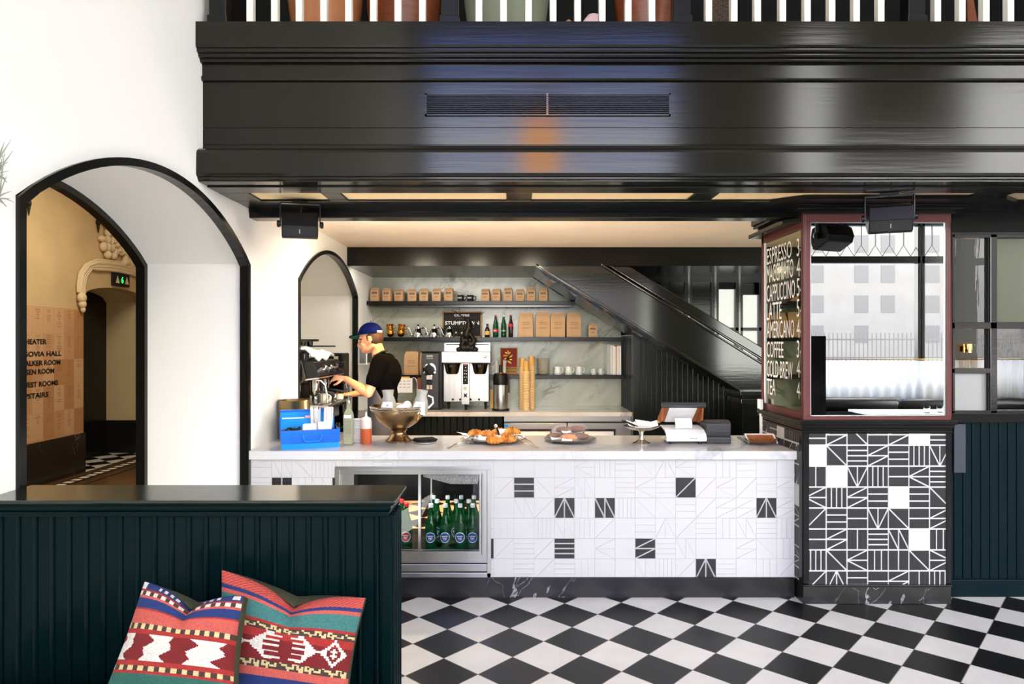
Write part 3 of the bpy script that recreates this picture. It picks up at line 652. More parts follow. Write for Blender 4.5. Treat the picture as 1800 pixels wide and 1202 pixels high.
mb = MB(); mb.prism([(X(1700, 4.4), 3.44), (X(1730, 4.4), 3.44), (X(1705, 4.4), 3.95), (X(1696, 4.4), 3.95)], 'y', 4.38, 4.42, 'wood').prism([(X(1726, 4.4), 3.44), (X(1800, 4.4), 3.44), (X(1800, 4.4), 3.7), (X(1720, 4.4), 3.7)], 'y', 4.5, 4.55, 'greyplastic'); mb.build('folding_stand', label='orange brown wooden easel leg and grey panel at right on the balcony', cat='stand')
# ---------------------------------------------------------------- right wall with panes
XR0, XR1, YR = 2.852, 4.9, 4.572
mb = MB(); beadboard(mb, XR0, XR1, .115, Z(742, YR), YR, .060, 'teal', r=.007, bw=.013); mb.box(XR0, XR1, YR+.008, YR+.08, 0, Z(742, YR), 'teal'); st(mb, 'wall_panelling')
mb = MB(); mb.box(XR0, XR1, YR-.022, YR, 0, .115, 'teal'); st(mb, 'baseboard_right', bevel=.004)
mb = MB(); zt, zb = Z(385, YR), Z(412, YR)
mb.box(XR0, XR1, YR-.01, YR+.08, zb, 2.60, 'blackp').box(XR0, XR1, YR-.02, YR, zb, zb+.015, 'stair').box(XR0, XR1, YR-.03, YR+.08, Z(742, YR), Z(726, YR), 'blackp')
def px_bar(a, b, c, d, dep=.0):
    mb.box(X(a, YR), X(b, YR), YR-.012+dep, YR+.06, Z(d, YR), Z(c, YR), 'stair')
for a, b, c, d in ((1672, 1677, 412, 726), (1739, 1751, 412, 726), (1672, 2150, 566, 578), (1672, 1740, 647, 656), (1672, 2150, 412, 418), (1672, 2150, 721, 726), (1980, 1992, 412, 726), (2100, 2112, 412, 726), (1860, 1872, 412, 726)): px_bar(a, b, c, d)
mb.box(X(1737, YR), X(1740, YR), YR, YR+.05, Z(726, YR), Z(418, YR), 'ink')
st(mb, 'window_7', bevel=.003)
MB().box(3.0, 4.6, YR+.064, YR+.07, 1.25, 2.35, 'glowpane').build('window_8', kind='structure')  # added glowing panel, lights the stringer and fills the bar
mb = MB()
for a, b, c, d, m in ((1677, 1738, 418, 566, 'mirrord'), (1751, 1860, 418, 566, 'frost'), (1677, 1738, 578, 647, 'mirrord'), (1677, 1737, 656, 721, 'frostw'), (1751, 1860, 578, 721, 'mirrord'), (1872, 1980, 418, 566, 'frost'), (1872, 1980, 578, 721, 'mirrord'), (1992, 2100, 418, 566, 'mirrord'), (1992, 2100, 578, 721, 'mirrord'), (2112, 2190, 418, 566, 'frost'), (2112, 2190, 578, 721, 'frostw')):
    mb.box(X(a, YR), X(b, YR), YR+.02, YR+.026, Z(d, YR), Z(c, YR), m)
mb.build('window_pane', kind='structure', label='wavy old glass panes in the black window frame', cat='window')
mb = MB(); mb.box(X(1675, YR), X(1695, YR), YR-.014, YR-.008, Z(830, YR), Z(745, YR), pm('grey_plate', (62, 66, 74), .45, .5)).build('access_plate', label='tall narrow grey metal plate screwed to the dark panelling', cat='plate')
# ================================================================ BAR COUNTER
PXM = YC/F   # metres per pixel on the counter front
cx = lambda p: (p-900)*PXM
cz = lambda p: CAMH-(p-601)*PXM
XE = 1.89
t = thing('bar_counter', (.07, 4.9, 0), 'long bar counter faced with white tiles and scattered charcoal tiles', 'counter')
FR = (cx(589), cx(863), cz(1014.7), cz(819.6))
ztop = cz(806)
mb = MB(); holed(mb, XL, XE, .115, ztop, [FR], YC+.003, YC+.03, 'grout')
cols0, rows0 = 868.0, 839.0
rects = [(XL, FR[0], .13, ztop), (FR[1], XE-.002, .13, ztop), (FR[0], FR[1], FR[3], ztop), (FR[0], FR[1], .13, FR[2])]
BLK = {(1, 1): 'h3', (3, 2): 'A', (5, 2): 'N', (9, 1): '/', (13, 2): 'A', (3, 4): 'h4', (7, 4): 'Z', (10, 5): 'A', (-11, 1): 'v2', (-8, 1): 'v2', (-1, 4): 'v2'}
rt = random.Random(11); sz = 35.55*PXM; mb2 = MB()
fm = lambda u, v, d: (u, YC+.003-d, v)
for c in range(-13, 15):
    for r in range(0, 6):
        u0 = cx(cols0+35.5*c); v0 = cz(rows0+35.7*r)
        b = BLK.get((c, r)); pat = b or rt.choice(['B', 'B', 'h3', 'h4', 'v3', 'v4', '/', '\\', 'A', 'Z', 'N', 'v5', '<'])
        for rc in rects: tile(mb2, fm, u0, v0, sz, pat, 'tileb' if b else 'tilew', .0095 if b else .0022, rc, .002 if b else .0012)
mb.build('front_panel', t); mb2.build('tiles', t)
MB().box(XL, XE-.01, YC-.02, YC+.02, 0, .115, 'nero').box(XL, XE-.01, YC-.012, YC+.02, .105, .13, 'nero').build('plinth', t)
mb = MB(); mb.box(XL, FR[0]-.002, YC+.03, 5.22, .06, ztop, 'blackp').box(FR[1]+.002, XE-.02, YC+.03, 5.22, .06, ztop, 'blackp').box(FR[0], FR[1], YC+.03, 5.22, 0, FR[2]-.002, 'blackp').box(FR[0], FR[1], YC+.03, 5.22, FR[3]+.002, ztop, 'blackp'); mb.build('cabinet', t)
ZT = .977
mb = MB(); mb.box(XL, XE, 4.525, 5.287, ztop, ZT, 'carrara'); mb.build('marble_worktop', bevel=.003, label='white veined marble worktop on the tiled bar counter', cat='worktop')
# glass fronted bottle cooler
t = thing('display_cooler', ((FR[0]+FR[1])/2, 4.88, FR[2]), 'stainless steel display cooler with green bottles set in the tiled counter', 'cooler')
x0, x1, z0, z1 = FR
y = YC-.004; mb = MB()
mb.box(x0, x1, y, y+.05, cz(826), z1, 'steel').box(x0, cx(597), y, y+.05, z0, cz(826), 'steel').box(cx(856), x1, y, y+.05, z0, cz(826), 'steel').box(x0, x1, y, y+.05, z0, cz(1006.5), 'steel')
mb.build('outer_frame', t, bevel=.002)
mb = MB(); y = YC+.006; mb.box(cx(597), cx(856), y, y+.05, cz(834), cz(826), 'steel').box(cx(842), cx(856), y, y+.05, cz(970), cz(834), 'steel').box(cx(597), cx(620), y+.02, y+.05, cz(970), cz(834), 'steel').box(cx(597), cx(856), y, y+.05, cz(990), cz(970), 'steel')
mb.build('door_frame', t, bevel=.002)
MB().box(cx(597), cx(856), YC+.012, YC+.03, cz(1005.5), cz(992.5), 'steel').build('kick_bar', t, bevel=.003)
mb = MB(); mb.box(cx(597), cx(856), YC+.045, YC+.05, z0, cz(990), 'ink'); mb.build('shadow_gap', t)
MB().box(cx(735), cx(739.5), YC+.004, YC+.024, cz(970), cz(834), 'steel').build('door_divider', t)
MB().tube([(cx(848), YC-.012, cz(974)), (cx(848), YC-.012, cz(831))], .006, 'steel', 10).build('door_handle', t)
MB().box(cx(750.5), cx(753), YC+.2, YC+.21, cz(965), cz(838), 'steel').build('rear_post', t)
mb = MB(); mb.box(x0+.004, x0+.012, YC+.05, 5.2, z0+.02, z1, 'steel').box(x1-.012, x1-.004, YC+.05, 5.2, z0+.02, z1, 'darksteel').box(x0+.012, x1-.012, YC+.05, 5.2, z1-.012, z1-.002, 'plastic'); mb.build('liner', t)
ZS = .28
MB().box(x0+.012, x1-.012, YC+.052, 5.2, ZS-.02, ZS, 'darksteel').build('shelf', t)
mb = MB(); mb.prism([(cx(738), z1-.014), (cx(838), z1-.014), (cx(838), cz(856)), (cx(790), cz(856)), (cx(741), cz(843))], 'y', YC+.10, YC+.42, 'speckplate'); mb.build('evaporator_cover', t)
mb = MB(); mb.box(cx(622), cx(640), YC+.1, YC+.14, cz(838)+.0, z1-.012, 'whiteplastic'); mb.build('lamp_socket', t)
mb = MB(); mb.box(x0+.012, x1-.012, 5.19, 5.2, ZS, .495, 'glass'); mb.build('rear_glass', t)
MB().box(x0+.012, x1-.012, 5.185, 5.2, .495, z1-.014, 'plastic').build('rear_panel', t)
MB().box(cx(622), cx(842), YC+.03, YC+.034, cz(970), cz(834), 'glass').build('front_glass', t)
# bottles in the cooler
def water_bottle(lab, label):
    t = thing('water_bottle', (0, 0, 0), label, 'bottle')
    MB().lathe([(.030, 0), (.0395, .004), (.041, .02), (.041, .15), (.037, .175), (.024, .215), (.0165, .245), (.0145, .285), (.0145, .29)], 'gbottle', n=20).build('glass_body', t)
    MB().lathe([(.0155, .283), (.0165, .284), (.0165, .305), (.014, .308)], 'labelr' if lab == 'labelr' else 'whiteplastic', n=16).build('bottle_cap', t)
    mb = MB(); n = 20
    def disc(r, m, off, sx=1, sz=1):
        vs_ = [(0, -(.0412+off), .085)]
        for i in range(n):
            a = 2*math.pi*i/n; u = r*math.cos(a)*sx; ang_ = u/.041; vs_.append(((.0412+off)*math.sin(ang_), -(.0412+off)*math.cos(ang_), .085+r*math.sin(a)*sz))
        mb.add(vs_, [(0, i+1, (i+1) % n+1) for i in range(n)], m)
    disc(.036, 'labelw', .0004); disc(.030, lab, .0010)
    for zz, ww, tx, hh in ((.0895, .040, 'MOUNTAIN', .0085), (.0775, .032, 'VALLEY', .0085), (.0695, .024, 'WATER', .005)): mb.text(tx, (-ww/2, -.0434, zz), (1, 0, 0), (0, 0, 1), ww, hh, 'paper', bold=.04)
    mb.build('label', t, fixn=False)
    return t
wb = water_bottle('labelb', '')
fr_b = [757.5, 783, 809, 831]; first = True
lab = ['green glass bottle with blue oval label, front row left end beside the divider', 'green glass bottle with blue oval label, second in the front row of the cooler', 'green glass bottle with blue oval label, third in the front row of the cooler', 'green glass bottle with blue oval label, front row right end by the door handle']
for i, p in enumerate(fr_b):
    o = wb if i == 0 else copy_tree(wb)
    o.location = (X(p, 4.70), 4.70, ZS); o['label'] = lab[i]; o['group'] = 'green bottles in the cooler'
for p, yy in ((768.5, 4.83), (802, 4.83), (824, 4.83), (762, 4.95), (787, 4.95), (811, 4.95), (833, 4.95)):
    copy_tree(wb, (X(p, yy), yy, ZS), label='green water bottle standing behind the front row in the cooler', group='green bottles in the cooler')
rb = water_bottle('labelr', 'green glass bottle with red label and red cap, nearest the bench end'); rb.location = (X(714.5, 4.72), 4.72, ZS); rb['group'] = 'red labelled bottles in the cooler'
copy_tree(rb, (X(706, 4.83), 4.83, ZS), label='green bottle with red cap just behind the foremost red labelled bottle')
copy_tree(rb, (X(700, 4.94), 4.94, ZS), label='green bottle with red cap, rearmost of the red labelled bottles')

# ================================================================ MENU KIOSK
YK = 4.44; x0, x1 = 1.89, 2.849
kx = lambda p: (p-900)*YK/F
kz = lambda p: CAMH-(p-601)*YK/F
t = thing('menu_kiosk', (2.37, 4.8, 0), 'tiled and mirrored square pier with painted coffee menu at the counter end', 'kiosk')
mb = MB(); mb.box(x0+.012, x1-.012, YK+.012, 5.18, 0, kz(745), 'blackp'); mb.build('core', t)
MB().box(x0, x1, YK-.012, 5.19, 0, .11, 'nero').box(x0-.004, x1+.004, YK-.02, 5.2, .11, kz(1027)-.0, 'blackp').build('plinth', t, bevel=.003)
mb = MB(); mb.box(kx(1412), kx(1422), YK-.004, YK+.02, .13, kz(752), 'blackp').box(kx(1663), kx(1672), YK-.004, YK+.02, .13, kz(752), 'blackp').box(kx(1412), kx(1672), YK-.004, YK+.02, kz(762), kz(752), 'blackp')
mb.box(x0-.002, x0+.02, YK+.005, YK+.05, .13, kz(752), 'blackp'); mb.build('tile_frame', t, bevel=.002)
mb = MB(); mb.box(kx(1422), kx(1663), YK+.004, YK+.02, kz(1027), kz(762), 'groutw')
rows = ['h3 Z \\ h2 Z W h4', 'W \\ h4 Z h3 v4 V', 'v2 W V v4 h2 < h4', '< v4 Z h3 W h3 \\', '/ h3 h2 V \\ h2 Z', 'h2 Z v2 h4 N W v3', 'v4 \\ < v3 v2 \\ >', '/ A h3 h2 Z v2 v4']
fm2 = lambda u, v, d: (u, YK+.004-d, v)
mb2 = MB(); colx = [1416, 1452.6, 1489.1, 1525.4, 1561.6, 1597.8, 1634.3]
for r, line in enumerate(rows):
    for c, pat in enumerate(line.split()):
        u0 = kx(colx[c]); v0 = kz(782.4+36.8*r); s_ = 36.7*YK/F
        if pat == 'W': tile(mb2, fm2, u0, v0, s_, 'B', 'tilew', .009, (kx(1422), kx(1663), kz(1027), kz(762)), .0002)
        else: tile(mb2, fm2, u0, v0, s_, pat, 'tileb', .0095, (kx(1422), kx(1663), kz(1027), kz(762)), .0050)
mb.build('grout', t); mb2.build('front_tiles', t)
mb = MB(); mb.box(x0+.002, x0+.012, YK+.02, 5.17, .13, kz(752), 'groutw')
mb2 = MB(); fm3 = lambda u, v, d: (x0+.002-d, u, v); rt2 = random.Random(4)
for r in range(8):
    for c in range(6):
        pat = rt2.choice(['h3', 'Z', '\\', 'v4', 'V', 'h2', '<', 'v3', 'A', 'N', 'v4', 'v5'])
        tile(mb2, fm3, YK+.03+c*.1345, kz(782.4+36.8*r), .1345, pat, 'tilew' if rt2.random() < .1 else 'tileb', .0095, (YK+.02, 5.17, .14, kz(755)), .005)
mb.build('side_grout', t); mb2.build('side_tiles', t)
# ledge moulding
mb = MB()
for d, a, b in ((.006, 752, 757), (.03, 738, 746), (.02, 746, 752), (.012, 757, 761)): mb.box(x0-d, x1+d, YK-d, 5.19, kz(b), kz(a), 'blackp')
mb.build('ledge', t, bevel=.004)
# red frame and mirrors
zb, zt_ = kz(738), kz(376)
mb = MB(); mb.box(kx(1415), kx(1671), YK-.006, YK+.03, zb, kz(731.5), 'red').box(kx(1415), kx(1671), YK-.006, YK+.03, kz(390), zt_, 'red').box(kx(1415), kx(1424), YK-.006, YK+.03, kz(731.5), kz(390), 'red').box(kx(1663), kx(1671), YK-.006, YK+.03, kz(731.5), kz(390), 'red')
mb.build('front_frame', t, bevel=.003)
MB().box(kx(1424), kx(1663), YK+.010, YK+.016, kz(731.5), kz(390), 'mirror').build('front_mirror', t)
MB().box(kx(1424), kx(1426), YK+.002, YK+.010, kz(731.5), kz(390), 'steel').box(kx(1661.5), kx(1663), YK+.002, YK+.010, kz(731.5), kz(390), 'steel').box(kx(1424), kx(1663), YK+.002, YK+.01, kz(731.5), kz(730), 'steel').box(kx(1424), kx(1663), YK+.002, YK+.01, kz(391.5), kz(390), 'steel').build('glazing_bead', t)
sx = x0+.01
mb = MB(); mb.box(sx-.006, sx+.03, YK+.03, 5.18, zb, zb+.05, 'red').box(sx-.006, sx+.03, YK+.03, 5.18, zt_-.09, zt_, 'red').box(sx-.006, sx+.03, YK-.004, YK+.04, zb, zt_, 'red').box(sx-.006, sx+.03, 5.14, 5.18, zb, zt_, 'red'); mb.build('side_frame', t, bevel=.003)
MB().box(sx+.006, sx+.012, YK+.04, 5.14, zb+.05, zt_-.09, 'mirrort').build('side_mirror', t)
MB().box(sx-.002, sx+.006, 5.125, 5.14, zb+.05, zt_-.09, 'whiteplastic').build('glazing_strip', t)
MB().box(sx+.03, x1, YK+.03, 5.18, zb, 2.6, 'ink').build('mirror_backing', t)
ML = [('ESPRESSO', '3-', 280, 360, 258, 228, 318), ('MACCHIATO', '4-', 365, 452, 267, 326, 420), ('CAPPUCCINO', '5-', 463, 547, 275, 428, 518), ('LATTE', '5-', 553, 637, 208, 532, 622), ('AMERICANO', '4-', 645, 728, 272, 633, 726), ('COFFEE', '3-', 745, 823, 217, 738, 825), ('COLD BREW', '4-', 838, 920, 264, 838, 925), ('TEA', '4-', 930, 1008, 177, 945, 1030)]
mb = MB(); k = .3494
for nm, pr, a, b, r, pa, pb in ML:
    mb = MB(); py0, py1, pr_ = 340+a*k, 340+b*k, 1300+r*k
    yl = sx*F/(1300+134*k-900); yr = sx*F/(pr_-900)
    zt2, zb2 = Z(py0, yl), Z(py1, yl)
    mb.text(nm, (sx+.0045, yl, zb2), (0, -1, 0), (0, 0, 1), yl-yr, zt2-zb2, 'paper', bold=0)
    mb.build('menu_lettering', t, fixn=False); yl = sx*F/(1300+284*k-900); yr = sx*F/(1300+311*k-900); zt2, zb2 = Z(340+pa*k, yl), Z(340+pb*k, yl)
    mb = MB(); mb.text(pr, (sx+.0045, yl, zb2), (0, -1, 0), (0, 0, 1), yl-yr, zt2-zb2, 'paper', bold=0)
    mb.build('menu_price', t, fixn=False)
# cornice
mb = MB()
for d, a, b in ((.0, 2.53, 2.56), (.035, 2.555, 2.58), (.05, 2.575, 2.62)): mb.box(x0-d-.02, x1+d+.02, YK-d-.03, 5.2, a, b, 'blackp')
mb.box(x0-.012, x1, YK+.1, 5.2, zt_-.01, 2.56, 'blackp'); mb.prism([(x0-.09, YK+.1), (x0+.01, YK+.02), (x0+.01, 5.2), (x0-.09, 5.2)], 'z', zt_-.05, zt_-.02, 'blackp')
mb.build('cornice', t, bevel=.004)
mb = MB(); mb.prism([(x0-.26, 4.31), (x0-.1, 4.18), (x1+.18, 4.18), (x1+.35, 4.31)], 'z', 2.575, 2.60, 'blackp'); mb.build('trim_7', kind='structure', label='black boxed soffit stepping out above the mirrored kiosk', cat='trim')
mb = MB(); mb.box(x0-.035, x0-.015, 5.10, 5.16, 1.20, 1.27, 'whiteplastic').box(x0-.026, x0-.012, 5.12, 5.14, .98, 1.2, 'whiteplastic'); mb.build('outlet_box', label='small white outlet box at the back edge of the mirrored kiosk', cat='outlet')

# ================================================================ BENCH PARTITION
t = thing('banquette_bench', (-1.06, 2.3, 0), 'dark green panelled bench with glossy cap in the left foreground', 'bench')
YF, YBk, XB = 2.24, 2.49, X(694, 2.24)
zc = Z(880, YF)
mb = MB(); mb.box(XL+.003, XB+.0, YF, YBk, zc-.012, zc, 'capgreen'); mb.build('cap', t, bevel=.004)
mb = MB()
for d, a, b in ((.006, 881.5, 890), (.016, 890, 899), (.030, 899, 903), (.024, 903, 912)):
    mb.box(XL+.003, XB-d, YF+d, YBk-d, Z(b, YF), zc-.012 if a < 882 else Z(a, YF), 'green')
mb.build('moulding', t, bevel=.003)
mb = MB(); YP = YF+.042; XP = XB-.02
beadboard(mb, -1.754, XP, .35, Z(911, YF), YP, 30*YP/F, 'green', r=.008, bw=.016)
mb.box(XL+.003, XP, YP+.004, YBk-.02, 0, Z(911, YF), 'green'); mb.build('panelling', t, fixn=True)
mb = MB(); zt3 = Z(911, YF)
mb.box(XP-.03, XP+.003, YP-.010, YP+.03, .35, zt3, 'green')
for k in range(4): mb.cap((XP+.003, YP+.02+k*.042, .2), (XP+.003, YP+.02+k*.042, zt3-.01), .009, .009, 'green', 8)
mb.build('end_panel', t, bevel=.002)
MB().box(XL+.003, XP+.006, YP-.55, YBk-.02, .0, .10, 'blackp').build('plinth', t)
MB().box(XL+.003, XP-.03, YP-.75, YP-.001, .10, .45, 'green').build('seat_base', t)
MB().box(XL+.003, XP-.03, YP-.78, 2.06, .45, .655, 'leather').build('seat', t, bevel=.03)
# kilim cushions: woven cell by cell
def chk(u, n): return int(u*n) % 2 == 0
def hour(u, v, uc, w_):
    s = [1.0, .45, .95, .45, 1.0]; f = v*4; i = min(int(f), 3); h = s[i]+(s[i+1]-s[i])*(f-i)
    return abs(u-uc-.03*math.sin(v*6)) < w_*round(h*14)/14
def pat_left(u, v):
    if v < .065: return 'white' if (abs(u-.03) < .025 or (abs(v-.035) < .016 and (.2 < u < .42 or .66 < u < .84) and chk(u, 31)) or (abs(u-.95) < .03 and abs(v-.03) < .022)) else 'blue'
    if v < .085: return 'red'
    if v < .125: return 'white' if chk(u, 23) else 'brown'
    if v < .15: return 'coral'
    if v < .245: return 'blue'
    if v < .255: return 'red'
    if v < .385: return 'coral'
    if v < .435: return 'cream' if chk(u, 24) else 'brown'
    if v < .46: return 'red'
    if v < .715:
        q = (v-.46)/.255
        return 'white' if any(hour(u, q, a, b) for a, b in ((.06, .075), (.37, .13), (.775, .175))) and .06 < q < .94 else ('red' if q < .05 or q > .95 else 'dred')
    if v < .74: return 'red'
    if v < .785: return 'cream' if chk(u+.02, 22) else 'brown'
    if v < .81: return 'red'
    if v < .935: return 'tealg'
    if v < .965: return 'coral'
    return 'blue'
FORK = ['..........WWW...', '.........WWWWWWW', '........WW......', '.......WWW......', '......WWWWWWWWW.', '.....WWWW.......', 'W...WWWWW.......', 'WWWWWWWWWWWWWWW.', 'W...WWWWW.......', '.....WWWW.......', '......WWWWWWWWW.', '.......WWW......', '........WW......', '.........WWWWWWW', '..........WWW...']
DIA = ['......W......', '.....WWW.....', '....WW.WW....', '...WW.R.WW...', '..WW.RWR.WW..', '.WW.RWWWR.WW.', 'WWW..RWR..WWW', '.WW.RWWWR.WW.', '..WW.RWR.WW..', '...WW.R.WW...', '....WW.WW....', '.....WWW.....', '......W......']
KEY = ['W.....WWW...WW......', '.WWW..W.W.W.W.WW..W.', '...WWWW.WWW.WWW.WWW.', '....W....WW...W.....']
def bmp(b, x, y):
    j = int(y*len(b)); 
    if not 0 <= j < len(b): return '.'
    i = int(x*len(b[0])); return b[j][i] if 0 <= i < len(b[0]) else '.'
def pat_right(u, v):
    if v < .10: return 'coral' if (int(u*90)+int(v*120)) % 3 else 'red'
    if v < .13: return 'blue'
    if v < .165: return 'coral'
    if v < .31: return 'teal'
    if v < .335: return 'red'
    if v < .39: return 'cream' if bmp(KEY, (u*3.2) % 1, (v-.335)/.055) == 'W' else 'brown'
    if v < .63:
        q = (v-.40)/.22
        if .20 < u < .50 and bmp(FORK, (u-.20)/.30, q) == 'W': return 'white'
        if .08 < u < .24 and abs(q-.5) < (.24-u)*3.2: return 'white'
        if .56 < u < .80 and bmp(FORK, (.80-u)/.24, q) == 'W': return 'white'
        if .78 < u < .97 and bmp(DIA, (u-.78)/.19, q) == 'W': return 'white'
        return 'red' if q < .25 else 'dred'
    if v < .69: return 'cream' if bmp(KEY, (u*3.2+.4) % 1, (v-.63)/.06) == 'W' else 'brown'
    if v < .76: return 'coral'
    if v < .85: return 'blue'
    if v < .89: return 'red'
    return 'teal'
def cushion(name, TL, TR, BL, BR, pat, th, dip, label):
    TL, TR, BL, BR = map(Vector, (TL, TR, BL, BR)); N = 120
    c0 = (BL+BR)/2; t = thing(name, c0, label, 'cushion', 'woven cushions on the bench')
    nrm = (TR-TL).cross(BL-TL).normalized()
    if nrm.y > 0: nrm = -nrm
    up = ((TL-BL)+(TR-BR)).normalized()
    def pos(u, v, side, dk=1.0):
        pu = 1-abs(2*u-1)**2.6; pv = 1-abs(2*v-1)**2.6; b = max(pu*pv, 0)**.55
        # edges pull inwards between the corners
        uu = u+(.5-u)*.05*math.sin(math.pi*v)*abs(2*u-1); vv_ = v+(.5-v)*.05*math.sin(math.pi*u)*abs(2*v-1)
        p = TL.lerp(TR, uu).lerp(BL.lerp(BR, uu), vv_)
        k = dk*dip*(.75*math.exp(-abs(u-.52)/.15)+.35*math.exp(-((u-.52)/.22)**2))*max(0, 1-v/.5)**1.4
        p = p-up*k
        cr = .010*math.exp(-((u-.5)/.07)**2)*max(0, 1-v/.4)
        return p+nrm*(side*th*b - (cr*3 if side > 0 else 0))
    mb = MB(); vs_ = [pos(i/N, j/N, 1) for j in range(N+1) for i in range(N+1)]
    byc = {}
    for j in range(N):
        for i in range(N): byc.setdefault('k_'+pat((i+.5)/N, (j+.5)/N), []).append((j*(N+1)+i, j*(N+1)+i+1, (j+1)*(N+1)+i+1, (j+1)*(N+1)+i))
    o = len(mb.v); mb.v += [tuple(p) for p in vs_]
    for m, fs in byc.items():
        k = mb.mi(m)
        for f in fs: mb.f.append(list(f)); mb.m.append(k); mb.sm.append(True)
    mb.build('woven_front', t, ang=0)
    mb = MB(); n = 40; g = .04; vs_ = [pos(i/n, j/n, -.8, .45)-nrm*g for j in range(n+1) for i in range(n+1)]
    mb.add(vs_, [(j*(n+1)+i, j*(n+1)+i+1, (j+1)*(n+1)+i+1, (j+1)*(n+1)+i) for j in range(n) for i in range(n)], 'k_olive', True)
    # gusset edge
    ring = [(i/n, 0) for i in range(n)]+[(1, i/n) for i in range(n)]+[(1-i/n, 1) for i in range(n)]+[(0, 1-i/n) for i in range(n)]
    vs_ = []
    for (u, v) in ring: vs_ += [pos(u, v, 0), pos(u, v, 0, .45)-nrm*g]
    k = len(ring); mb.add(vs_, [(2*i, 2*((i+1) % k), 2*((i+1) % k)+1, 2*i+1) for i in range(k)], 'k_olive', True)
    mb.build('olive_back', t, ang=0)
    return t
cushion('kilim_cushion', at(390, 1001, 2.20), at(642, 1050, 2.20), at(368, 1232, 2.06), at(606, 1262, 2.06), pat_right, .055, .055, 'striped woven cushion with white fork motifs, right of the two on the bench')
cushion('kilim_cushion', at(254, 1021, 2.10), at(428, 1046, 2.07), at(180, 1224, 1.93), at(410, 1244, 1.90), pat_left, .05, .05, 'woven cushion with white hourglass motifs leaning in front of the other cushion')
# grey green plant tips at the left frame edge
t = thing('wall_plant', (-1.70, 2.30, 2.12), 'feathery grey green plant sprig against the white wall at far left', 'plant')
rp = random.Random(2); mb = MB(); base = Vector((-1.715, 2.262, 2.16))
mb2 = MB(); mb2.tube([base+Vector((0, .0, -.12)), base], .004, 'plantm', 6); mb2.build('stem', t)
for i in range(60):
    a = rp.uniform(-.3, 3.3); L = rp.uniform(.05, .15); b = base+Vector((rp.uniform(-.01, .02), rp.uniform(-.03, .0), rp.uniform(0, .14)))
    d = Vector((rp.uniform(0, .2), math.cos(a)*.55, math.sin(a))); 
    mb.tube([b, b+d*L*.5, b+d*L+Vector((0, 0, -.012))], [.0012, .0026, .0005], 'plantm', 5)
mb.build('leaves', t)
# ================================================================ speakers
def speaker(name, x, y, ztop, wd, rotz, tilt, label):
    t = thing(name, (x, y, ztop), label, 'loudspeaker'); Tm = Matrix.Translation((x, y, ztop-.145))@Matrix.Rotation(rotz, 4, 'Z')@Matrix.Rotation(tilt, 4, 'X')
    h = wd/2
    sec = [(-.086, .004), (-.04, .078), (.06, .07), (.09, .03), (.09, -.035), (.06, -.07), (-.06, -.084), (-.084, -.066)]
    mb = MB(); mb.prism(sec, 'x', -h, h, 'plastic', Tm); mb.build('cabinet', t, bevel=.008)
    g = [(-.084, .0), (-.083, -.064), (-.0855, -.064), (-.0885, .0)]
    MB().prism(g, 'x', -h*.93, h*.93, pm('speaker_grille', (26, 26, 26), .5, bump=.4, bscale=500), Tm).build('grille', t)
    MB().box(-.003, .003, -.0895, -.086, -.045, -.02, 'steel', Tm).build('badge', t)
    mb = MB(); T2 = Matrix.Translation((x, y, ztop))@Matrix.Rotation(rotz, 4, 'Z')
    w2 = h+.012
    for s_ in (-1, 1): mb.box(s_*w2-.004, s_*w2+.004, -.016, .016, -.16, -.012, 'plastic', T2)
    mb.box(-w2, w2, -.016, .016, -.018, -.010, 'plastic', T2).box(-.05, .05, -.03, .03, -.012, 0, 'plastic', T2); mb.build('bracket', t, bevel=.002)
    for s_ in (-1, 1): MB().lathe([(.022, 0), (.022, .014), (.016, .018)], 'plastic', n=14, T=T2@Matrix.Translation((s_*(w2+.003), 0, -.145))@Matrix.Rotation(s_*math.pi/2, 4, 'Y')).build('knob', t)
    MB().tube([T2@Vector((0, .02, -.01)), T2@Vector((.01, -.03, -.04)), T2@Vector((.0, .05, -.07))], .003, 'plastic', 6).build('cable', t)
    return t
speaker('loudspeaker', X(528, 4.30), 4.30, 2.585, .215, math.radians(14), math.radians(16), 'black loudspeaker on a bracket near the white wall, left end of the balcony')
speaker('loudspeaker', X(1563, 4.08), 4.08, 2.588, .235, math.radians(-22), math.radians(20), 'black loudspeaker on a bracket in front of the mirrored kiosk')
# ================================================================ room behind the camera, seen in the mirrors
t = thing('street_building', (32, -66, 0), 'pale apartment block across the street with rows of windows', 'building')
MB().box(5, 60, -70, -66, 0, 17.5, 'facade').build('wall', t)
for r in range(5):
    for c in range(10):
        x = 22+c*3.9-(1.0 if c % 2 else 0); z = 1.6+r*3.3
        if c % 3 == 2 and r == 0: continue
        MB().box(x, x+1.5, -66.03, -65.97, z, z+1.9, 'facadew').build('window', t)
MB().box(-80, 90, -110, -4.25, -.2, -.02, 'street').build('ground', kind='structure')
t = thing('street_fence', (10, -10, 0), 'iron picket fence on the far side of the street window', 'fence')
mb = MB(); mb.box(2, 18, -10.02, -9.98, 1.75, 1.79, 'facadew').box(2, 18, -10.02, -9.98, 1.25, 1.29, 'facadew'); mb.build('rail', t)
for k in range(70): MB().box(6+k*.12, 6.02+k*.12, -10.01, -9.99, 1.1, 1.95, 'facadew').build('picket', t)
MB().box(2, 18, -10.15, -9.85, -.02, 1.1, 'facade').build('wall', t)
t = thing('window_curtain', (7.6, -3.93, 1.37), 'white cafe curtain on a brass rod across the street window', 'curtain')
mb = MB(); vs_ = []; n = 160
for i in range(n+1):
    x = 5.25+4.6*i/n; yy = -3.94+.022*math.sin(i*.9)
    vs_ += [(x, yy, .62), (x, yy, 1.35)]
mb.add(vs_, [(2*i, 2*i+2, 2*i+3, 2*i+1) for i in range(n)], 'curtain', True); mb.build('cloth', t, solid=.002)
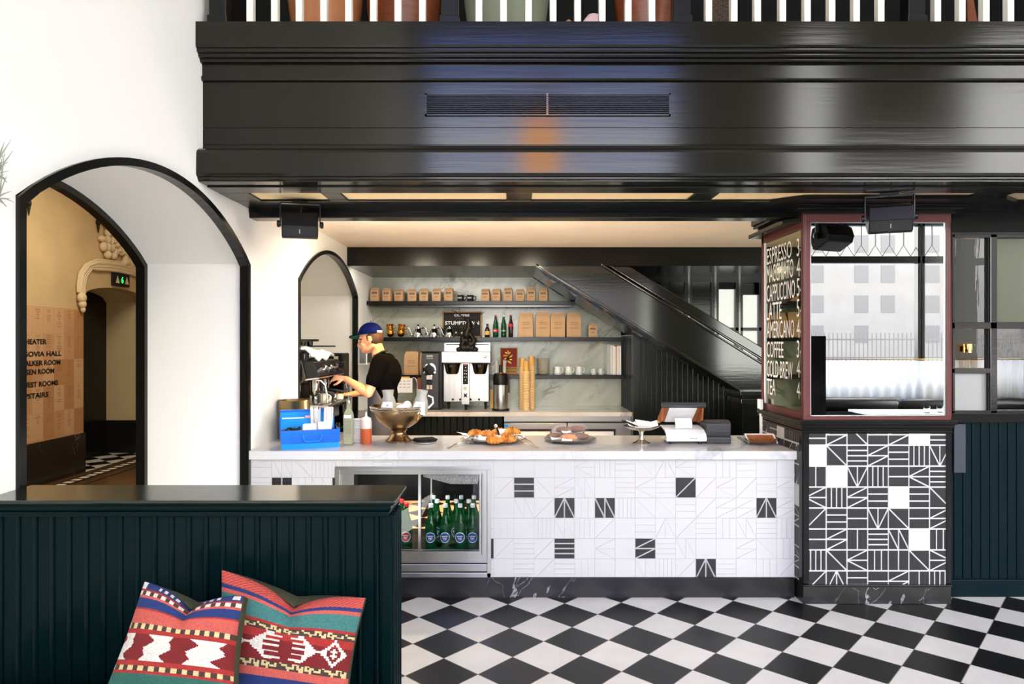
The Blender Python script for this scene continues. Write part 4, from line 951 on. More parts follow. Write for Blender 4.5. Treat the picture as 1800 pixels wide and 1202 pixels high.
MB().tube([(5.2, -3.94, 1.375), (10.0, -3.94, 1.375)], .010, 'brass', 8).build('rod', t)
t = thing('leather_banquette', (7.0, -3.4, 0), 'black leather banquette below the street window', 'banquette')
mb = MB(); mb.cap((5.15, -3.55, .56), (6.95, -3.55, .56), .13, .13, 'leather', 16); mb.build('back_cushion', t)
mb = MB(); mb.cap((7.1, -3.5, .54), (9.4, -3.5, .54), .13, .13, 'leather', 16); mb.build('back_cushion', t)
MB().box(5.1, 9.5, -3.72, -2.9, 0, .42, 'leather').build('seat', t, bevel=.04)
t = thing('cafe_table', (5.55, -.4, 0), 'white topped cafe table reflected in the mirror', 'table')
MB().box(4.75, 6.4, -.75, -.05, .72, .75, 'whiteplastic').build('top', t, bevel=.004); MB().box(5.5, 5.6, -.45, -.35, 0, .72, 'iron').box(5.25, 5.85, -.7, -.1, 0, .02, 'iron').build('pedestal', t)
for i, (x, yy) in enumerate(((5.56, -.25), (5.78, -.32))):
    MB().lathe([(.03, 0), (.038, .004), (.042, .09), (.040, .09), (.034, .008), (0.001, .008)], 'glassg', (x, yy, .751), 16, caps=False).build('water_glass', label=('water glass on the white cafe table, nearer the table edge', 'water glass on the white cafe table, nearer the middle')[i], cat='glass')
MB().box(4.95, 5.22, -2.6, -2.45, 0, 1.8, 'blackp').build('screen_panel', label='tall narrow black screen panel beside the banquette', cat='screen')
t = thing('wall_sconce', (8.72, -3.96, 1.6), 'small glowing amber wall sconce on the wooden pier', 'lamp')
MB().lathe([(.05, 0), (.055, .16)], 'lamp', (8.72, -3.86, 1.5), 14).build('shade', t); MB().box(8.68, 8.76, -3.96, -3.90, 1.52, 1.62, 'iron').build('bracket', t)
t = thing('pendant_lamp', (.38, -1.5, 4.2), 'amber glass pendant lantern hanging in the middle of the hall', 'lamp')
MB().lathe([(.06, -.30), (.22, -.24), (.26, .0), (.22, .24), (.06, .30)], 'lamp', (.38, -1.5, 4.45), 20).build('shade', t); MB().tube([(.38, -1.5, 4.75), (.38, -1.5, 7.6)], .012, 'iron', 8).build('chain', t)
# ================================================================ BACK BAR
ZBK, YFB = .897, 7.80
SH = [('top', 2.194, XL+.003, sofz(2.194) if False else (.254+(2.517-2.20)/.617)-.01), ('middle', 1.758, XL+.003, 1.368), ('lower', 1.302, XL+.003, 1.368)]
for nm, z, a, b in SH:
    mb = MB(); mb.box(a, b, 8.23, 8.578, z-.048, z, 'blackp')
    if nm == 'top': mb.box(a+.02, b-.03, 8.27, 8.578, z-.068, z-.048, 'stair')
    mb.build('wall_shelf', bevel=.003, label='long black %s shelf on the marble wall behind the bar' % nm, cat='shelf')
MB().box(XL+.003, 1.378, YFB, 8.578, ZBK-.048, ZBK, marble('back_counter_marble', (226, 220, 208), (150, 146, 138), 2.6, .05, .12, rot=(.3, -.7, .7), stretch=(2, 1, 1), amount=.7, cloud=(206, 200, 188), spread=.4)).build('marble_counter', bevel=.003, label='pale marble back counter carrying the coffee brewer and grinder', cat='counter')
t = thing('base_cabinet', (-.9, 8.2, 0), 'black beadboard base cabinet under the left of the marble back counter', 'cabinet')
mb = MB(); beadboard(mb, XL+.003, X(884, 7.9), .1, ZBK-.05, 7.9, .075, 'darkboard', r=.006, bw=.012); mb.build('front', t)
MB().box(XL+.003, X(884, 7.9), 7.912, 8.57, 0, ZBK-.05, 'blackp').build('body', t)
t = thing('undercounter_fridge', (.65, 8.2, 0), 'stainless steel two door fridge under the right of the marble back counter', 'fridge')
f0, f1 = X(886, 7.86), X(1109, 7.86)
MB().box(f0, 1.366, 7.90, 8.57, 0, ZBK-.05, 'darksteel').build('body', t)
MB().box(f0, f1, 7.86, 7.90, Z(741, 7.86), ZBK-.05, 'steel').build('top_rail', t, bevel=.002)
for k, (a, b, c, d) in enumerate(((886, 996, 912, 970), (998.5, 1109, 1024, 1082))):
    dr = MB().box(X(a, 7.86), X(b, 7.86), 7.86, 7.90, .12, Z(744, 7.86), 'steel').build('door', t, bevel=.002)
    mb = MB(); u0, u1, w1 = X(c, 7.86), X(d, 7.86), Z(754, 7.86)
    mb.box(u0, u1, 7.852, 7.86, w1-.026, w1, 'ink').box(u0, u0+.022, 7.852, 7.86, .2, w1-.026, 'ink').box(u1-.022, u1, 7.852, 7.86, .2, w1-.026, 'ink').build('door_window', dr)
    MB().box(u0+.022, u1-.022, 7.856, 7.86, .2, w1-.026, 'whiteplastic').build('pane', dr)
mb = MB(); mb.box(X(886, 7.85), X(898, 7.85), 7.852, 7.858, Z(743.5, 7.85), Z(741, 7.85), 'greyplastic').box(X(887, 7.85), X(893, 7.85), 7.854, 7.859, Z(751, 7.85), Z(746, 7.85), 'cyan'); mb.build('maker_plate', t)
MB().box(-.12, 1.366, 7.88, 7.9, 0, .1, 'ink').build('kick_plate', t)
# ---- kraft coffee bags
def bag(w_, d_, h_, lines, big):
    t = thing('coffee_bag', (0, 0, 0), '', 'coffee bag')
    mb = MB(); n = 9; vs_ = []; fs = []
    rings = [(0, 1, 1), (.03, 1.02, 1.03), (.5, 1.03, 1.06), (.78, 1.0, .96), (.88, .955, .66), (.95, .90, .36), (1.0, .86, .20)]
    for (f, sx, sy) in rings:
        a, b = w_/2*sx, d_/2*sy
        for (x, y) in ((-a, -b), (0, -b*1.05), (a, -b), (a*.94, 0), (a, b), (0, b*1.05), (-a, b), (-a*.94, 0)): vs_.append((x, y, f*h_))
    for j in range(len(rings)-1):
        for i in range(8): fs.append((j*8+i, j*8+(i+1) % 8, (j+1)*8+(i+1) % 8, (j+1)*8+i))
    fs += [tuple(range(7, -1, -1)), tuple(range(len(vs_)-8, len(vs_)))]
    mb.add(vs_, fs, 'kraft', True); mb.build('paper_body', t, ang=28, bevel=.002)
    MB().box(-w_*.42, w_*.42, -d_*.16, d_*.14, h_*.985, h_*1.01, 'kraft').build('folded_top', t, bevel=.003)
    y = -d_/2*1.085
    mb = MB()
    if not big:
        mb.box(-w_*.30, w_*.30, y-.0015, y+.004, h_*.55, h_*.68, 'kraftl')
        mb.text(lines[0], (-w_*.22, y-.002, h_*.585), (1, 0, 0), (0, 0, 1), w_*.44, h_*.055, 'cream')
        for k, ww in enumerate((.5, .4)): mb.box(-w_*ww/2, w_*ww/2, y-.001, y+.004, h_*(.36-.05*k), h_*(.375-.05*k), 'kraftl')
    else:
        for k, s_ in enumerate(lines):
            mb.text(s_, (-w_*.27, y-.0015, h_*(.58-.075*k-(.07 if k > 1 else 0))), (1, 0, 0), (0, 0, 1), w_*.54, h_*.03, 'kraftl', bold=.01)
    mb.build('label', t, fixn=False); return t
sb = bag(.104, .075, .156, ['STUMPTOWN'], False); rb_ = random.Random(8)
bx = [659.4, 680.4, 701.9, 723.9, 745.1, 767.5, 789.2, 853.5, 873, 893.5, 914.4, 934, 955.8]
on = ['first', 'second', 'third', 'fourth', 'fifth', 'sixth', 'seventh']
for i, p in enumerate(bx):
    o = sb if i == 0 else copy_tree(sb); o.location = (X(p, 8.32), 8.34, 2.194); o.rotation_euler.z = rb_.uniform(-.22, .12); k = rb_.uniform(.95, 1.08); o.scale = (1, 1, k)
    o['group'] = 'small kraft coffee bags'
    if i < 7: o['label'] = 'small kraft coffee bag, %s from the left wall on the top shelf' % on[i]
    else: o['label'] = 'small kraft coffee bag, %s right of the black mugs on the top shelf' % on[i-7]
copy_tree(sb, (X(1042.4, 8.32), 8.34, 1.758), -.1, label='lone small kraft coffee bag at the right end of the middle shelf')
lb = bag(.172, .12, .298, ['STUMPTOWN', 'COFFEE ROASTERS', 'HAIR BENDER'], True)
for i, (p, z, k, ds) in enumerate(((924.8, 1.758, 1.0, 'large kraft coffee bag beside the cola bottle on the middle shelf'), (954, 1.758, 1.02, 'large kraft coffee bag with crumpled top, second of four on the middle shelf'), (980.9, 1.758, 1.0, 'large kraft coffee bag, third of four on the middle shelf'), (1008.4, 1.758, 1.0, 'large kraft coffee bag, right end of the four on the middle shelf'), (724, 1.302, .95, 'large kraft coffee bag on the lower shelf behind the barista'), (751, 1.302, .93, 'large kraft coffee bag mostly hidden behind the black grinder'))):
    o = lb if i == 0 else copy_tree(lb); o.location = (X(p, 8.32), 8.345, z); o['label'] = ds; o['group'] = 'large kraft coffee bags'; o.scale = (1, 1, k); o.rotation_euler.z = rb_.uniform(-.16, .06)
# ---- mugs
def mug(r, h, m, hm, handle=1, prof=None):
    t = thing('mug', (0, 0, 0), '', 'mug')
    MB().lathe(prof or [(r*.82, 0), (r*.95, .006), (r, h*.3), (r, h), (r*.92, h), (r*.9, .01), (.001, .01)], m, n=20, caps=False).build('cup_body', t)
    MB().tube([(handle*(r*.96+.000), 0, h*.82), (handle*(r+.028), 0, h*.8), (handle*(r+.034), 0, h*.5), (handle*(r+.02), 0, h*.25), (handle*r*.95, 0, h*.18)], .006, hm, 8).build('handle', t)
    return t
for i, (p, ds) in enumerate(((809.5, 'black enamel mug left of its pair on the top shelf'), (826.5, 'black enamel mug right of its pair on the top shelf'))):
    m_ = mug(.041, .078, 'ink', 'ink'); m_.name = 'enamel_mug'; m_.location = (X(p, 8.32), 8.33, 2.194); m_['label'] = ds; m_.rotation_euler.z = -.2
    mb = MB(); mb.text('STUMPTOWN', (-.025, -.0425, .034), (1, 0, 0), (0, 0, 1), .05, .016, 'paper', bold=.03); o = mb.build('lettering', fixn=False); o.parent = m_
# ---- copper cup stacks, kettles
for i, (p, tl) in enumerate(((686.4, -.06), (703.8, .12))):
    t = thing('copper_mug', (X(p, 8.36), 8.36, 1.758), ('stacked copper mugs at the left end of the middle shelf beside the barista', 'stacked copper mugs leaning right, next to the first kettle')[i], 'mug')
    T = Matrix.Translation((X(p, 8.36), 8.36, 1.758))@Matrix.Rotation(tl, 4, 'Y')
    MB().lathe([(.02, .005), (.038, .02), (.046, .05), (.043, .075), (.036, .09), (.04, .105), (.047, .11)], 'copper', T=T, n=20).build('lower_mug', t)
    MB().lathe([(.036, .085), (.043, .10), (.038, .125), (.044, .15), (.049, .16), (.045, .16), (.034, .13), (.001, .125)], 'copper', T=T, n=20, caps=False).build('upper_mug', t)
    for zz in (.06, .125): MB().tube([T@Vector((.04, -.01, zz+.02)), T@Vector((.07, -.012, zz+.015)), T@Vector((.07, -.012, zz-.02)), T@Vector((.042, -.01, zz-.025))], .0045, 'copper', 6).build('handle', t)
def kettle():
    t = thing('gooseneck_kettle', (0, 0, 0), '', 'kettle')
    MB().lathe([(.062, 0), (.066, .004), (.066, .02), (.058, .05), (.044, .085), (.036, .10), (.034, .104)], 'chrome', n=24).build('body', t)
    MB().lathe([(.037, .103), (.036, .112), (.012, .122), (.010, .130)], 'chrome', n=20).build('lid', t); MB().ell((0, 0, .145), (.012, .012, .016), 'plastic', 12).build('lid_knob', t)
    MB().tube([(-.05, 0, .03), (-.085, 0, .035), (-.092, 0, .07), (-.10, 0, .10), (-.125, 0, .125), (-.14, 0, .122)], [.012, .008, .0065, .006, .0055, .005], 'chrome', 10).build('spout', t)
    MB().tube([(.036, 0, .108), (.07, 0, .118), (.10, 0, .10), (.104, 0, .065), (.092, 0, .03)], [.006, .009, .011, .011, .008], 'plastic', 10).build('handle', t)
    return t
kt = kettle()
for i, p in enumerate((734.8, 763.4, 790.5)):
    o = kt if i == 0 else copy_tree(kt); o.location = (X(p, 8.36), 8.36, 1.758); o['group'] = 'gooseneck kettles'; o.rotation_euler.z = (.1, .0, .1)[i]
    o['label'] = ('chrome gooseneck kettle beside the copper mugs', 'chrome gooseneck kettle in the middle of three on the middle shelf', 'chrome gooseneck kettle in front of the framed coffee sign')[i]
# ---- framed sign
t = thing('coffee_sign', (X(812, 8.5), 8.5, 1.758), 'framed black coffee sign with white lettering on the middle shelf', 'sign')
a0, a1, b0, b1 = X(777.5, 8.5), X(847, 8.5), 1.759, Z(547, 8.5); fw = .016
mb = MB(); mb.box(a0, a1, 8.488, 8.51, b0, b0+fw, 'gilt').box(a0, a1, 8.488, 8.51, b1-fw, b1, 'gilt').box(a0, a0+fw, 8.488, 8.51, b0, b1, 'gilt').box(a1-fw, a1, 8.488, 8.51, b0, b1, 'gilt'); mb.build('frame', t)
MB().box(a0+fw, a1-fw, 8.495, 8.505, b0+fw, b1-fw, 'ink').build('board', t)
W_ = a1-a0; H_ = b1-b0
for s_, f0_, f1_, zz, hh, m_ in (('COFFEE', .30, .69, .80, .085, 'paper'), ('Proudly serving', .36, .65, .70, .05, 'greyplastic'), ('STUMPTOWN', .07, .93, .48, .14, 'paper'), ('ROASTERS', .33, .67, .14, .075, 'paper')):
    mb = MB(); mb.text(s_, (a0+W_*f0_, 8.4935, b0+H_*zz), (1, 0, 0), (0, 0, 1), W_*(f1_-f0_), H_*hh, m_, bold=.03); mb.build('lettering', t, fixn=False)
mb = MB(); mb.tube([(a0+W_*.46, 8.493, b0+H_*.36), (a0+W_*.48, 8.493, b0+H_*.41), (a0+W_*.5, 8.493, b0+H_*.37), (a0+W_*.52, 8.493, b0+H_*.41), (a0+W_*.54, 8.493, b0+H_*.36)], .004, 'brass', 6); mb.build('crown', t)
# ---- shelf bottles
def bottle(name, p, z, prof, m, capm, lm, lz, label, txt=None, y=8.36, lr=None):
    x = X(p, y); t = thing(name, (x, y, z), label, 'bottle'); h = prof[-1][1]
    MB().lathe(prof, m, (x, y, z), 20).build('glass_body', t)
    MB().lathe([(prof[-1][0]+.002, h-.008), (prof[-1][0]+.0025, h+.006), (prof[-1][0], h+.009)], capm, (x, y, z), 14).build('bottle_cap', t)
    mb = MB(); r = lr or prof[2][0]; mb.lathe([(r+.0006, lz[0]), (r+.0006, lz[1])], lm, (x, y, z), 20, caps=False)
    if txt: mb.text(txt, (x-r*.7, y-r-.0015, z+(lz[0]+lz[1])/2-.008), (1, 0, 0), (0, 0, 1), r*1.4, .016, 'paper', bold=.02)
    mb.build('label', t, fixn=False)
gp = [(.030, 0), (.034, .01), (.034, .14), (.026, .18), (.015, .22), (.0125, .262)]
bottle('beer_bottle', 856.5, 1.758, [(.027, 0), (.031, .008), (.031, .085), (.022, .11), (.012, .13), (.0115, .155)], 'brown', 'plastic', 'yellow', (.03, .075), 'short brown bottle with amber label beside the coffee sign')
bottle('soda_bottle', 871.2, 1.758, gp, 'dbottle', 'labelr', 'labelr', (.06, .10), 'green soda bottle with red label, left of the green pair on the middle shelf', 'DRY')
bottle('soda_bottle', 885.3, 1.758, gp, 'dbottle', 'whiteplastic', 'dbottle', (.06, .10), 'green soda bottle with white lettering, right of the green pair', 'SODA')
bottle('cola_bottle', 897.8, 1.758, [(.026, 0), (.029, .01), (.027, .07), (.030, .12), (.026, .17), (.014, .22), (.0125, .262)], 'brown', 'labelr', 'labelr', (.125, .165), 'dark cola bottle with red label beside the large kraft bags', None, lr=.030)
# ---- lower shelf
t = thing('coffee_poster', (X(894, 8.52), 8.52, 1.302), 'red framed poster with golden coffee branch leaning on the lower shelf', 'poster')
a0, a1, b0, b1 = X(879, 8.5), X(910, 8.5), 1.303, Z(611, 8.5); fw = .010
mb = MB(); mb.box(a0, a1, 8.50, 8.52, b0, b0+fw, 'gilt').box(a0, a1, 8.50, 8.52, b1-fw, b1, 'gilt').box(a0, a0+fw, 8.50, 8.52, b0, b1, 'gilt').box(a1-fw, a1, 8.50, 8.52, b0, b1, 'gilt'); mb.build('frame', t)
MB().box(a0+fw, a1-fw, 8.508, 8.516, b0+fw, b1-fw, pm('poster_red', (136, 38, 30), .7)).build('print', t)
MB().box(a0+fw, a1-fw, 8.506, 8.508, b0+fw, b0+.085, 'gilt').build('text_band', t)
for s_, zz, hh in (('STUMPTOWN', .052, .024), ('ROASTERS', .02, .018)):
    mb = MB(); mb.text(s_, (a0+fw+.012, 8.5055, b0+zz), (1, 0, 0), (0, 0, 1), a1-a0-2*fw-.024, hh, 'kraftl', bold=.03); mb.build('lettering', t, fixn=False)
mb = MB(); cxp, czp = (a0+a1)/2, b0+.2
mb.tube([(cxp-.06, 8.506, czp-.08), (cxp-.01, 8.505, czp-.01), (cxp+.03, 8.505, czp+.09)], .004, 'brass', 6)
for k in range(9):
    a = -1.0+k*.62; q = Vector((cxp-.01+.05*math.cos(a)*.7, 8.506, czp+.065*math.sin(a)))
    mb.ell(q, (.030, .003, .011), 'copper' if k % 2 else 'yellow', 10, rot=Matrix.Rotation(-a-.4, 3, 'Y'))
for k in range(6): mb.ell((cxp-.025+.012*(k % 3), 8.505, czp-.02+.014*(k//3)), (.009, .003, .009), 'kraftl', 8)
mb.build('coffee_branch', t)
pl = MB().lathe([(.045, 0), (.05, .002), (.083, .016), (.085, .0185), (.082, .0195), (.05, .006), (.001, .005)], 'cream2', n=28, caps=False).build('plate', cat='plate')
for k in range(13):
    o = pl if k == 0 else copy_tree(pl); o.location = (X(955, 8.38)+.002*math.sin(k*2), 8.38, 1.303+k*.0148); o['label'] = 'cream plate in the tall stack on the lower shelf'; o['group'] = 'stacked cream plates'; o['category'] = 'plate'
def creamer(h, r):
    t = thing('milk_jug', (0, 0, 0), '', 'jug')
    MB().lathe([(r*.9, 0), (r, .006), (r, h*.4), (r*.82, h*.8), (r*.86, h), (r*.78, h), (r*.74, h*.8), (r*.9, h*.35), (.001, .01)], 'wceramic', n=20, caps=False).build('jug_body', t)
    MB().tube([(r*.8, 0, h*.86), (r*1.35, 0, h*.85), (r*1.5, 0, h*.5), (r*.98, 0, h*.2)], h*.06, 'wceramic', 8).build('handle', t)
    MB().prism([(-r*.8, h*.8), (-r*1.2, h*1.0), (-r*.78, h*.99)], 'y', -r*.25, r*.25, 'wceramic').build('spout', t); return t
cj = creamer(.098, .044)
for i, p in enumerate((980.5, 999.6, 1018)):
    o = cj if i == 0 else copy_tree(cj); o.location = (X(p, 8.36), 8.36, 1.302); o['group'] = 'white milk jugs'; o['label'] = ('white milk jug beside the stack of cream plates', 'white milk jug in the middle of the three on the lower shelf', 'white milk jug, right of the three on the lower shelf')[i]
cj2 = creamer(.07, .026)
for i, p in enumerate((1043.5, 1056)):
    o = cj2 if i == 0 else copy_tree(cj2); o.location = (X(p, 8.36), 8.36, 1.302); o.rotation_euler.z = 2.4; o['label'] = ('tiny white jug left of its pair near the magazines', 'tiny white jug beside the upright magazines')[i]; o['group'] = 'tiny white jugs'
mb = MB(); mb.box(X(1065, 8.4), X(1070, 8.4), 8.30, 8.56, 1.303, 1.67, pm('acrylic_divider', (176, 182, 176), .15, 0)); mb.build('acrylic_divider', label='grey acrylic divider standing left of the magazines', cat='divider')
xm_ = X(1071.5, 8.36); rm = random.Random(6); cols = ['paper', 'cream2', 'paper', 'whiteplastic', 'pg1', 'paper', 'cream', 'paper']
mg = MB().box(0, .016, -.11, .11, 0, .355, 'paper').build('magazine', bevel=.001)
for k in range(8):
    o = mg if k == 0 else copy_tree(mg); o.data = mg.data.copy() if k else mg.data
    o.data.materials.clear(); o.data.materials.append(M[cols[k]]); o.location = (xm_+k*.0168, 8.42, 1.303); o.scale = (1, 1, rm.uniform(.94, 1.02))
    o['label'] = 'upright magazine, %s from left in the row on the lower shelf' % (on+['eighth'])[k]; o['category'] = 'magazine'; o['group'] = 'magazines on the lower shelf'
# ---- grinder
yg = 8.1; gx0, gx1 = X(740.5, yg), X(771, yg)
t = thing('coffee_grinder', ((gx0+gx1)/2, yg, ZBK), 'tall black bulk coffee grinder with silver dial on the back counter', 'grinder')
MB().prism([(yg, ZBK+.02), (yg, Z(664, yg)), (yg+.015, Z(664, yg)), (yg+.03, Z(622, yg)), (yg+.05, Z(619.5, yg)), (yg+.125, Z(619.5, yg)), (yg+.125, ZBK+.02)], 'x', gx0, gx1, 'greyplastic').build('housing', t, bevel=.006)
MB().box(gx0-.004, gx1+.03, yg-.02, yg+.125, ZBK, ZBK+.022, 'plastic').box(gx1, gx1+.045, yg+.03, yg+.125, ZBK+.022, Z(620, yg), 'plastic').build('base', t, bevel=.004)
MB().box(gx0-.01, gx1+.03, yg+.03, yg+.125, Z(619.5, yg), Z(617.5, yg), 'brown').build('hopper_lid', t)
gxc = X(755, yg); gzc = Z(650, yg); Tm = Matrix.Translation((gxc, yg+.02, gzc))@Matrix.Rotation(math.pi/2, 4, 'X')
MB().lathe([(.079, 0), (.079, .02), (.062, .022), (.060, .012)], 'chrome', T=Tm, n=32).build('dial_ring', t)
MB().lathe([(.058, 0), (.056, .028), (.03, .032)], 'plastic', T=Tm, n=28).box(-.012, .012, -.05, .05, .025, .045, 'plastic', Tm).build('dial', t)
MB().box(gxc-.035, gxc+.035, yg-.03, yg+.01, Z(667, yg), Z(660, yg), 'steel').build('latch', t, bevel=.003)
MB().box(gxc-.034, gxc+.034, yg-.025, yg, Z(676, yg), Z(668, yg), 'plastic').build('chute', t)
MB().box(gxc-.033, gxc-.004, yg-.012, yg, Z(684, yg), Z(676.5, yg), 'cream').box(gxc+.004, gxc+.033, yg-.012, yg, Z(684, yg), Z(676.5, yg), 'cream').build('bag_clip', t)
mb = MB(); mb.text('BUNN', (gxc-.035, yg+.021, Z(627, yg)), (1, 0, 0), (0, 0, 1), .07, .017, 'paper', bold=.03); mb.build('lettering', t, fixn=False); mb = MB(); mb.text('COFFEE MILL', (gxc-.04, yg+.019, Z(630.5, yg)), (1, 0, 0), (0, 0, 1), .08, .012, 'cream'); mb.build('lettering', t, fixn=False)
# ---- brewer
yb = 7.95; t = thing('coffee_brewer', (X(820, yb), 8.2, ZBK), 'large stainless steel twin coffee brewer on the back counter', 'coffee brewer')
q = lambda p, y=8.1: X(p, y)
zz = lambda p, y=8.1: Z(p, y)
MB().box(q(779.5), q(859.5), 8.1, 8.222, zz(706), zz(636), 'brewsteel').build('body', t, bevel=.006)
MB().box(q(775.5, yb), q(862.5, yb), yb, 8.222, Z(638, yb), Z(618, yb), 'brewsteel').build('head', t, bevel=.008)
MB().box(q(779.5), q(861.5), 8.19, 8.222, Z(618, yb), zz(602.5), 'brewsteel').box(q(783), q(859), 8.188, 8.19, zz(606.3), zz(605), 'ink').build('back_panel', t, bevel=.004)
for k, p in enumerate((794.5, 843.5)):
    xb_ = X(p, 8.02); b_ = MB().lathe([(.062, Z(657.5, 8.0)), (.075, Z(654, 8.0)), (.094, Z(640, 8.0)), (.098, Z(638.5, 8.0))], 'darksteel', (xb_, 8.05, 0), 24).build('brew_basket', t)
    MB().lathe([(.099, Z(640.5, 8.0)), (.101, Z(638.6, 8.0))], 'plastic', (xb_, 8.05, 0), 24).build('rim', b_)
    MB().box(xb_-.02, xb_+.02, 7.93, 7.99, Z(645, 8.0), Z(641, 8.0), 'plastic').build('basket_handle', b_)
MB().box(q(811, 8.0), q(825, 8.0), 8.02, 8.12, Z(711, 8.0), Z(638, 8.0), 'brewsteel').build('centre_column', t, bevel=.004)
cp = MB().box(q(813.5, 8.0), q(822.5, 8.0), 8.012, 8.02, Z(675.5, 8.0), Z(640, 8.0), 'ink').build('control_panel', t, bevel=.006)
for r in range(5):
    for c in (-1, 1):
        if r in (0, 4) and c == 1: continue
        MB().ell((q(818, 8.0)+(c*.011 if r not in (0, 4) else 0), 8.012, Z(646+r*5.6, 8.0)), (.0075, .003, .008), 'silverplate', 10).build('button', cp)
MB().box(q(815, 8.0), q(821, 8.0), 8.010, 8.014, Z(642.5, 8.0), Z(640.8, 8.0), 'labelr').build('red_display', cp)
MB().ell((q(817.5, 8.0), 8.018, Z(682, 8.0)), (.024, .004, .026), 'cream2', 16).build('emblem', t)
mb = MB(); xc_, zc_ = q(818, 8.0), Z(695, 8.0)
for s_ in (-1, 1): mb.box(-.005, .005, -.01, .01, -.03, .03, 'ink', Matrix.Translation((xc_, 8.012, zc_))@Matrix.Rotation(s_*.7, 4, 'Y'))
mb.ell((xc_, 8.01, zc_), (.016, .01, .016), 'ink', 12); mb.build('tap', t)
for p in (796, 809, 827, 842): MB().ell((q(p), 8.098, zz(702)), (.014, .006, .014), 'ink', 12).build('screw_cap', t)
for p in (788, 853): MB().lathe([(.012, ZBK), (.014, ZBK+.02), (.02, zz(706)+.005)], 'plastic', (q(p), 8.18, 0), 12).build('leg', t)
MB().lathe([(.012, ZBK), (.014, ZBK+.02), (.02, Z(711, 8.0)+.005)], 'plastic', (q(818, 8.0), 8.07, 0), 12).build('leg', t)
mb = MB(); mb.ell((q(853, yb), yb-.001, Z(627, yb)), (.017, .003, .017), 'copper', 16).ell((q(853, yb), yb-.003, Z(627, yb)), (.011, .003, .011), 'whiteplastic', 16); mb.build('badge', t)
# ---- dark bronze figure on the brewer
xs = X(822, 8.1); zs_ = Z(618, yb)+.002; t = thing('bronze_figure', (xs, 8.07, zs_), 'dark bronze antlered figure standing on top of the coffee brewer', 'statue')
def W(px, py, y=8.07): return (X(px, y), y, Z(py, y))
mb = MB(); rr = random.Random(21)
for px, py, r in ((806, 614, .03), (814, 612, .04), (822, 612, .045), (830, 612, .04), (836, 614, .03), (812, 606, .035), (829, 606, .04)): mb.ell(W(px, py), (r*1.1, r, r), 'bronze', 9)
for pth, r0, r1 in ((((814, 606), (812, 594), (817, 586)), .030, .024), (((830, 608), (833, 598), (827, 588)), .034, .030), (((819, 590), (823, 578), (824, 568)), .042, .034), (((827, 578), (835, 574), (836, 564)), .020, .012), (((817, 578), (809, 582), (806, 590)), .020, .012), (((824, 568), (823, 562), (817, 560)), .030, .012)):
    for (p, q) in zip(pth, pth[1:]): mb.cap(W(*p), W(*q), r0, (r0+r1)/2, 'bronze', 9); r0 = (r0+r1)/2
for k in range(40):
    f = rr.random(); mb.ell(W(818+8*f+rr.uniform(-6, 6)*(1-f*.5), 608-44*f, 8.05+rr.uniform(0, .03)), rr.uniform(.012, .022), 'bronze', 7)
mb.build('body', t, remesh=.007)
mb = MB(); mb.tube([W(823, 562), W(812, 556), W(803, 549), W(794, 545)], [.009, .008, .006, .003], 'bronze', 8).tube([W(827, 562), W(838, 558), W(846, 552), W(853, 547)], [.008, .006, .005, .002], 'bronze', 8); mb.build('antlers', t)
# ---- airpot
xa_, ya_ = X(880, 8.0), 8.02; t = thing('airpot', (xa_, ya_, ZBK), 'steel and black airpot with two glass tubes beside the brewer', 'airpot')
MB().lathe([(.104, ZBK), (.104, ZBK+.02), (.09, ZBK+.024)], 'plastic', (xa_, ya_, 0), 28).build('base', t)
MB().lathe([(.086, ZBK+.02), (.088, ZBK+.03), (.088, Z(674, ya_)), (.084, Z(672, ya_))], 'steel', (xa_, ya_, 0), 28).build('body', t)
MB().lathe([(.09, Z(676, ya_)), (.094, Z(669, ya_)), (.092, Z(662, ya_)), (.078, Z(657, ya_)), (.05, Z(655, ya_)), (.02, Z(654, ya_)), (.018, Z(644, ya_)), (.010, Z(641, ya_))], 'plastic', (xa_, ya_, 0), 24).build('head', t)
MB().lathe([(.062, Z(658, ya_)), (.058, Z(655, ya_))], 'brass', (xa_, ya_, 0), 24).build('collar', t)
for s_ in (-1, 1): MB().lathe([(.019, Z(655, ya_)), (.019, Z(633, ya_)), (.017, Z(633, ya_)), (.017, Z(655, ya_))], 'tube', (xa_+s_*.047, ya_-.02, 0), 14, caps=False).build('glass_tube', t)
MB().box(xa_+.084, xa_+.105, ya_-.012, ya_+.012, Z(690, ya_), Z(664, ya_), 'plastic').build('handle', t, bevel=.003)
# ---- paper cups
pc = MB().lathe([(.031, 0), (.031, .004), (.0405, .122), (.0425, .122), (.0425, .128), (.040, .128), (.030, .006), (.001, .006)], 'cup', n=22, caps=False)
pc.lathe([(.0405, .1195), (.0435, .1215), (.0435, .1275), (.041, .129)], 'cupl', n=22, caps=False)
TURN = Matrix.Rotation(math.pi, 4, 'X')
pc.v = [(x, y, .129-z) for x, y, z in pc.v]; pc = pc.build('paper_cup')
first = True
for (p, y, ztop_, nm) in ((918.8, 8.17, Z(627.6, 8.17), 'left, middle height'), (925, 8.06, Z(634.6, 8.06), 'front, shortest'), (934.6, 8.17, Z(625, 8.17), 'right, tallest')):
    n = int((ztop_-ZBK-.129)/.0186)+1
    for k in range(n):
        o = pc if first else copy_tree(pc); first = False; o.location = (X(p, y), y, ZBK+.001+k*.0186)
        top = k == n-1
        o['label'] = ('tan paper cup topping the %s of the cup stacks' if top else 'tan paper cup nested in the %s of the cup stacks') % nm; o['category'] = 'paper cup'; o['group'] = 'nested paper cups'
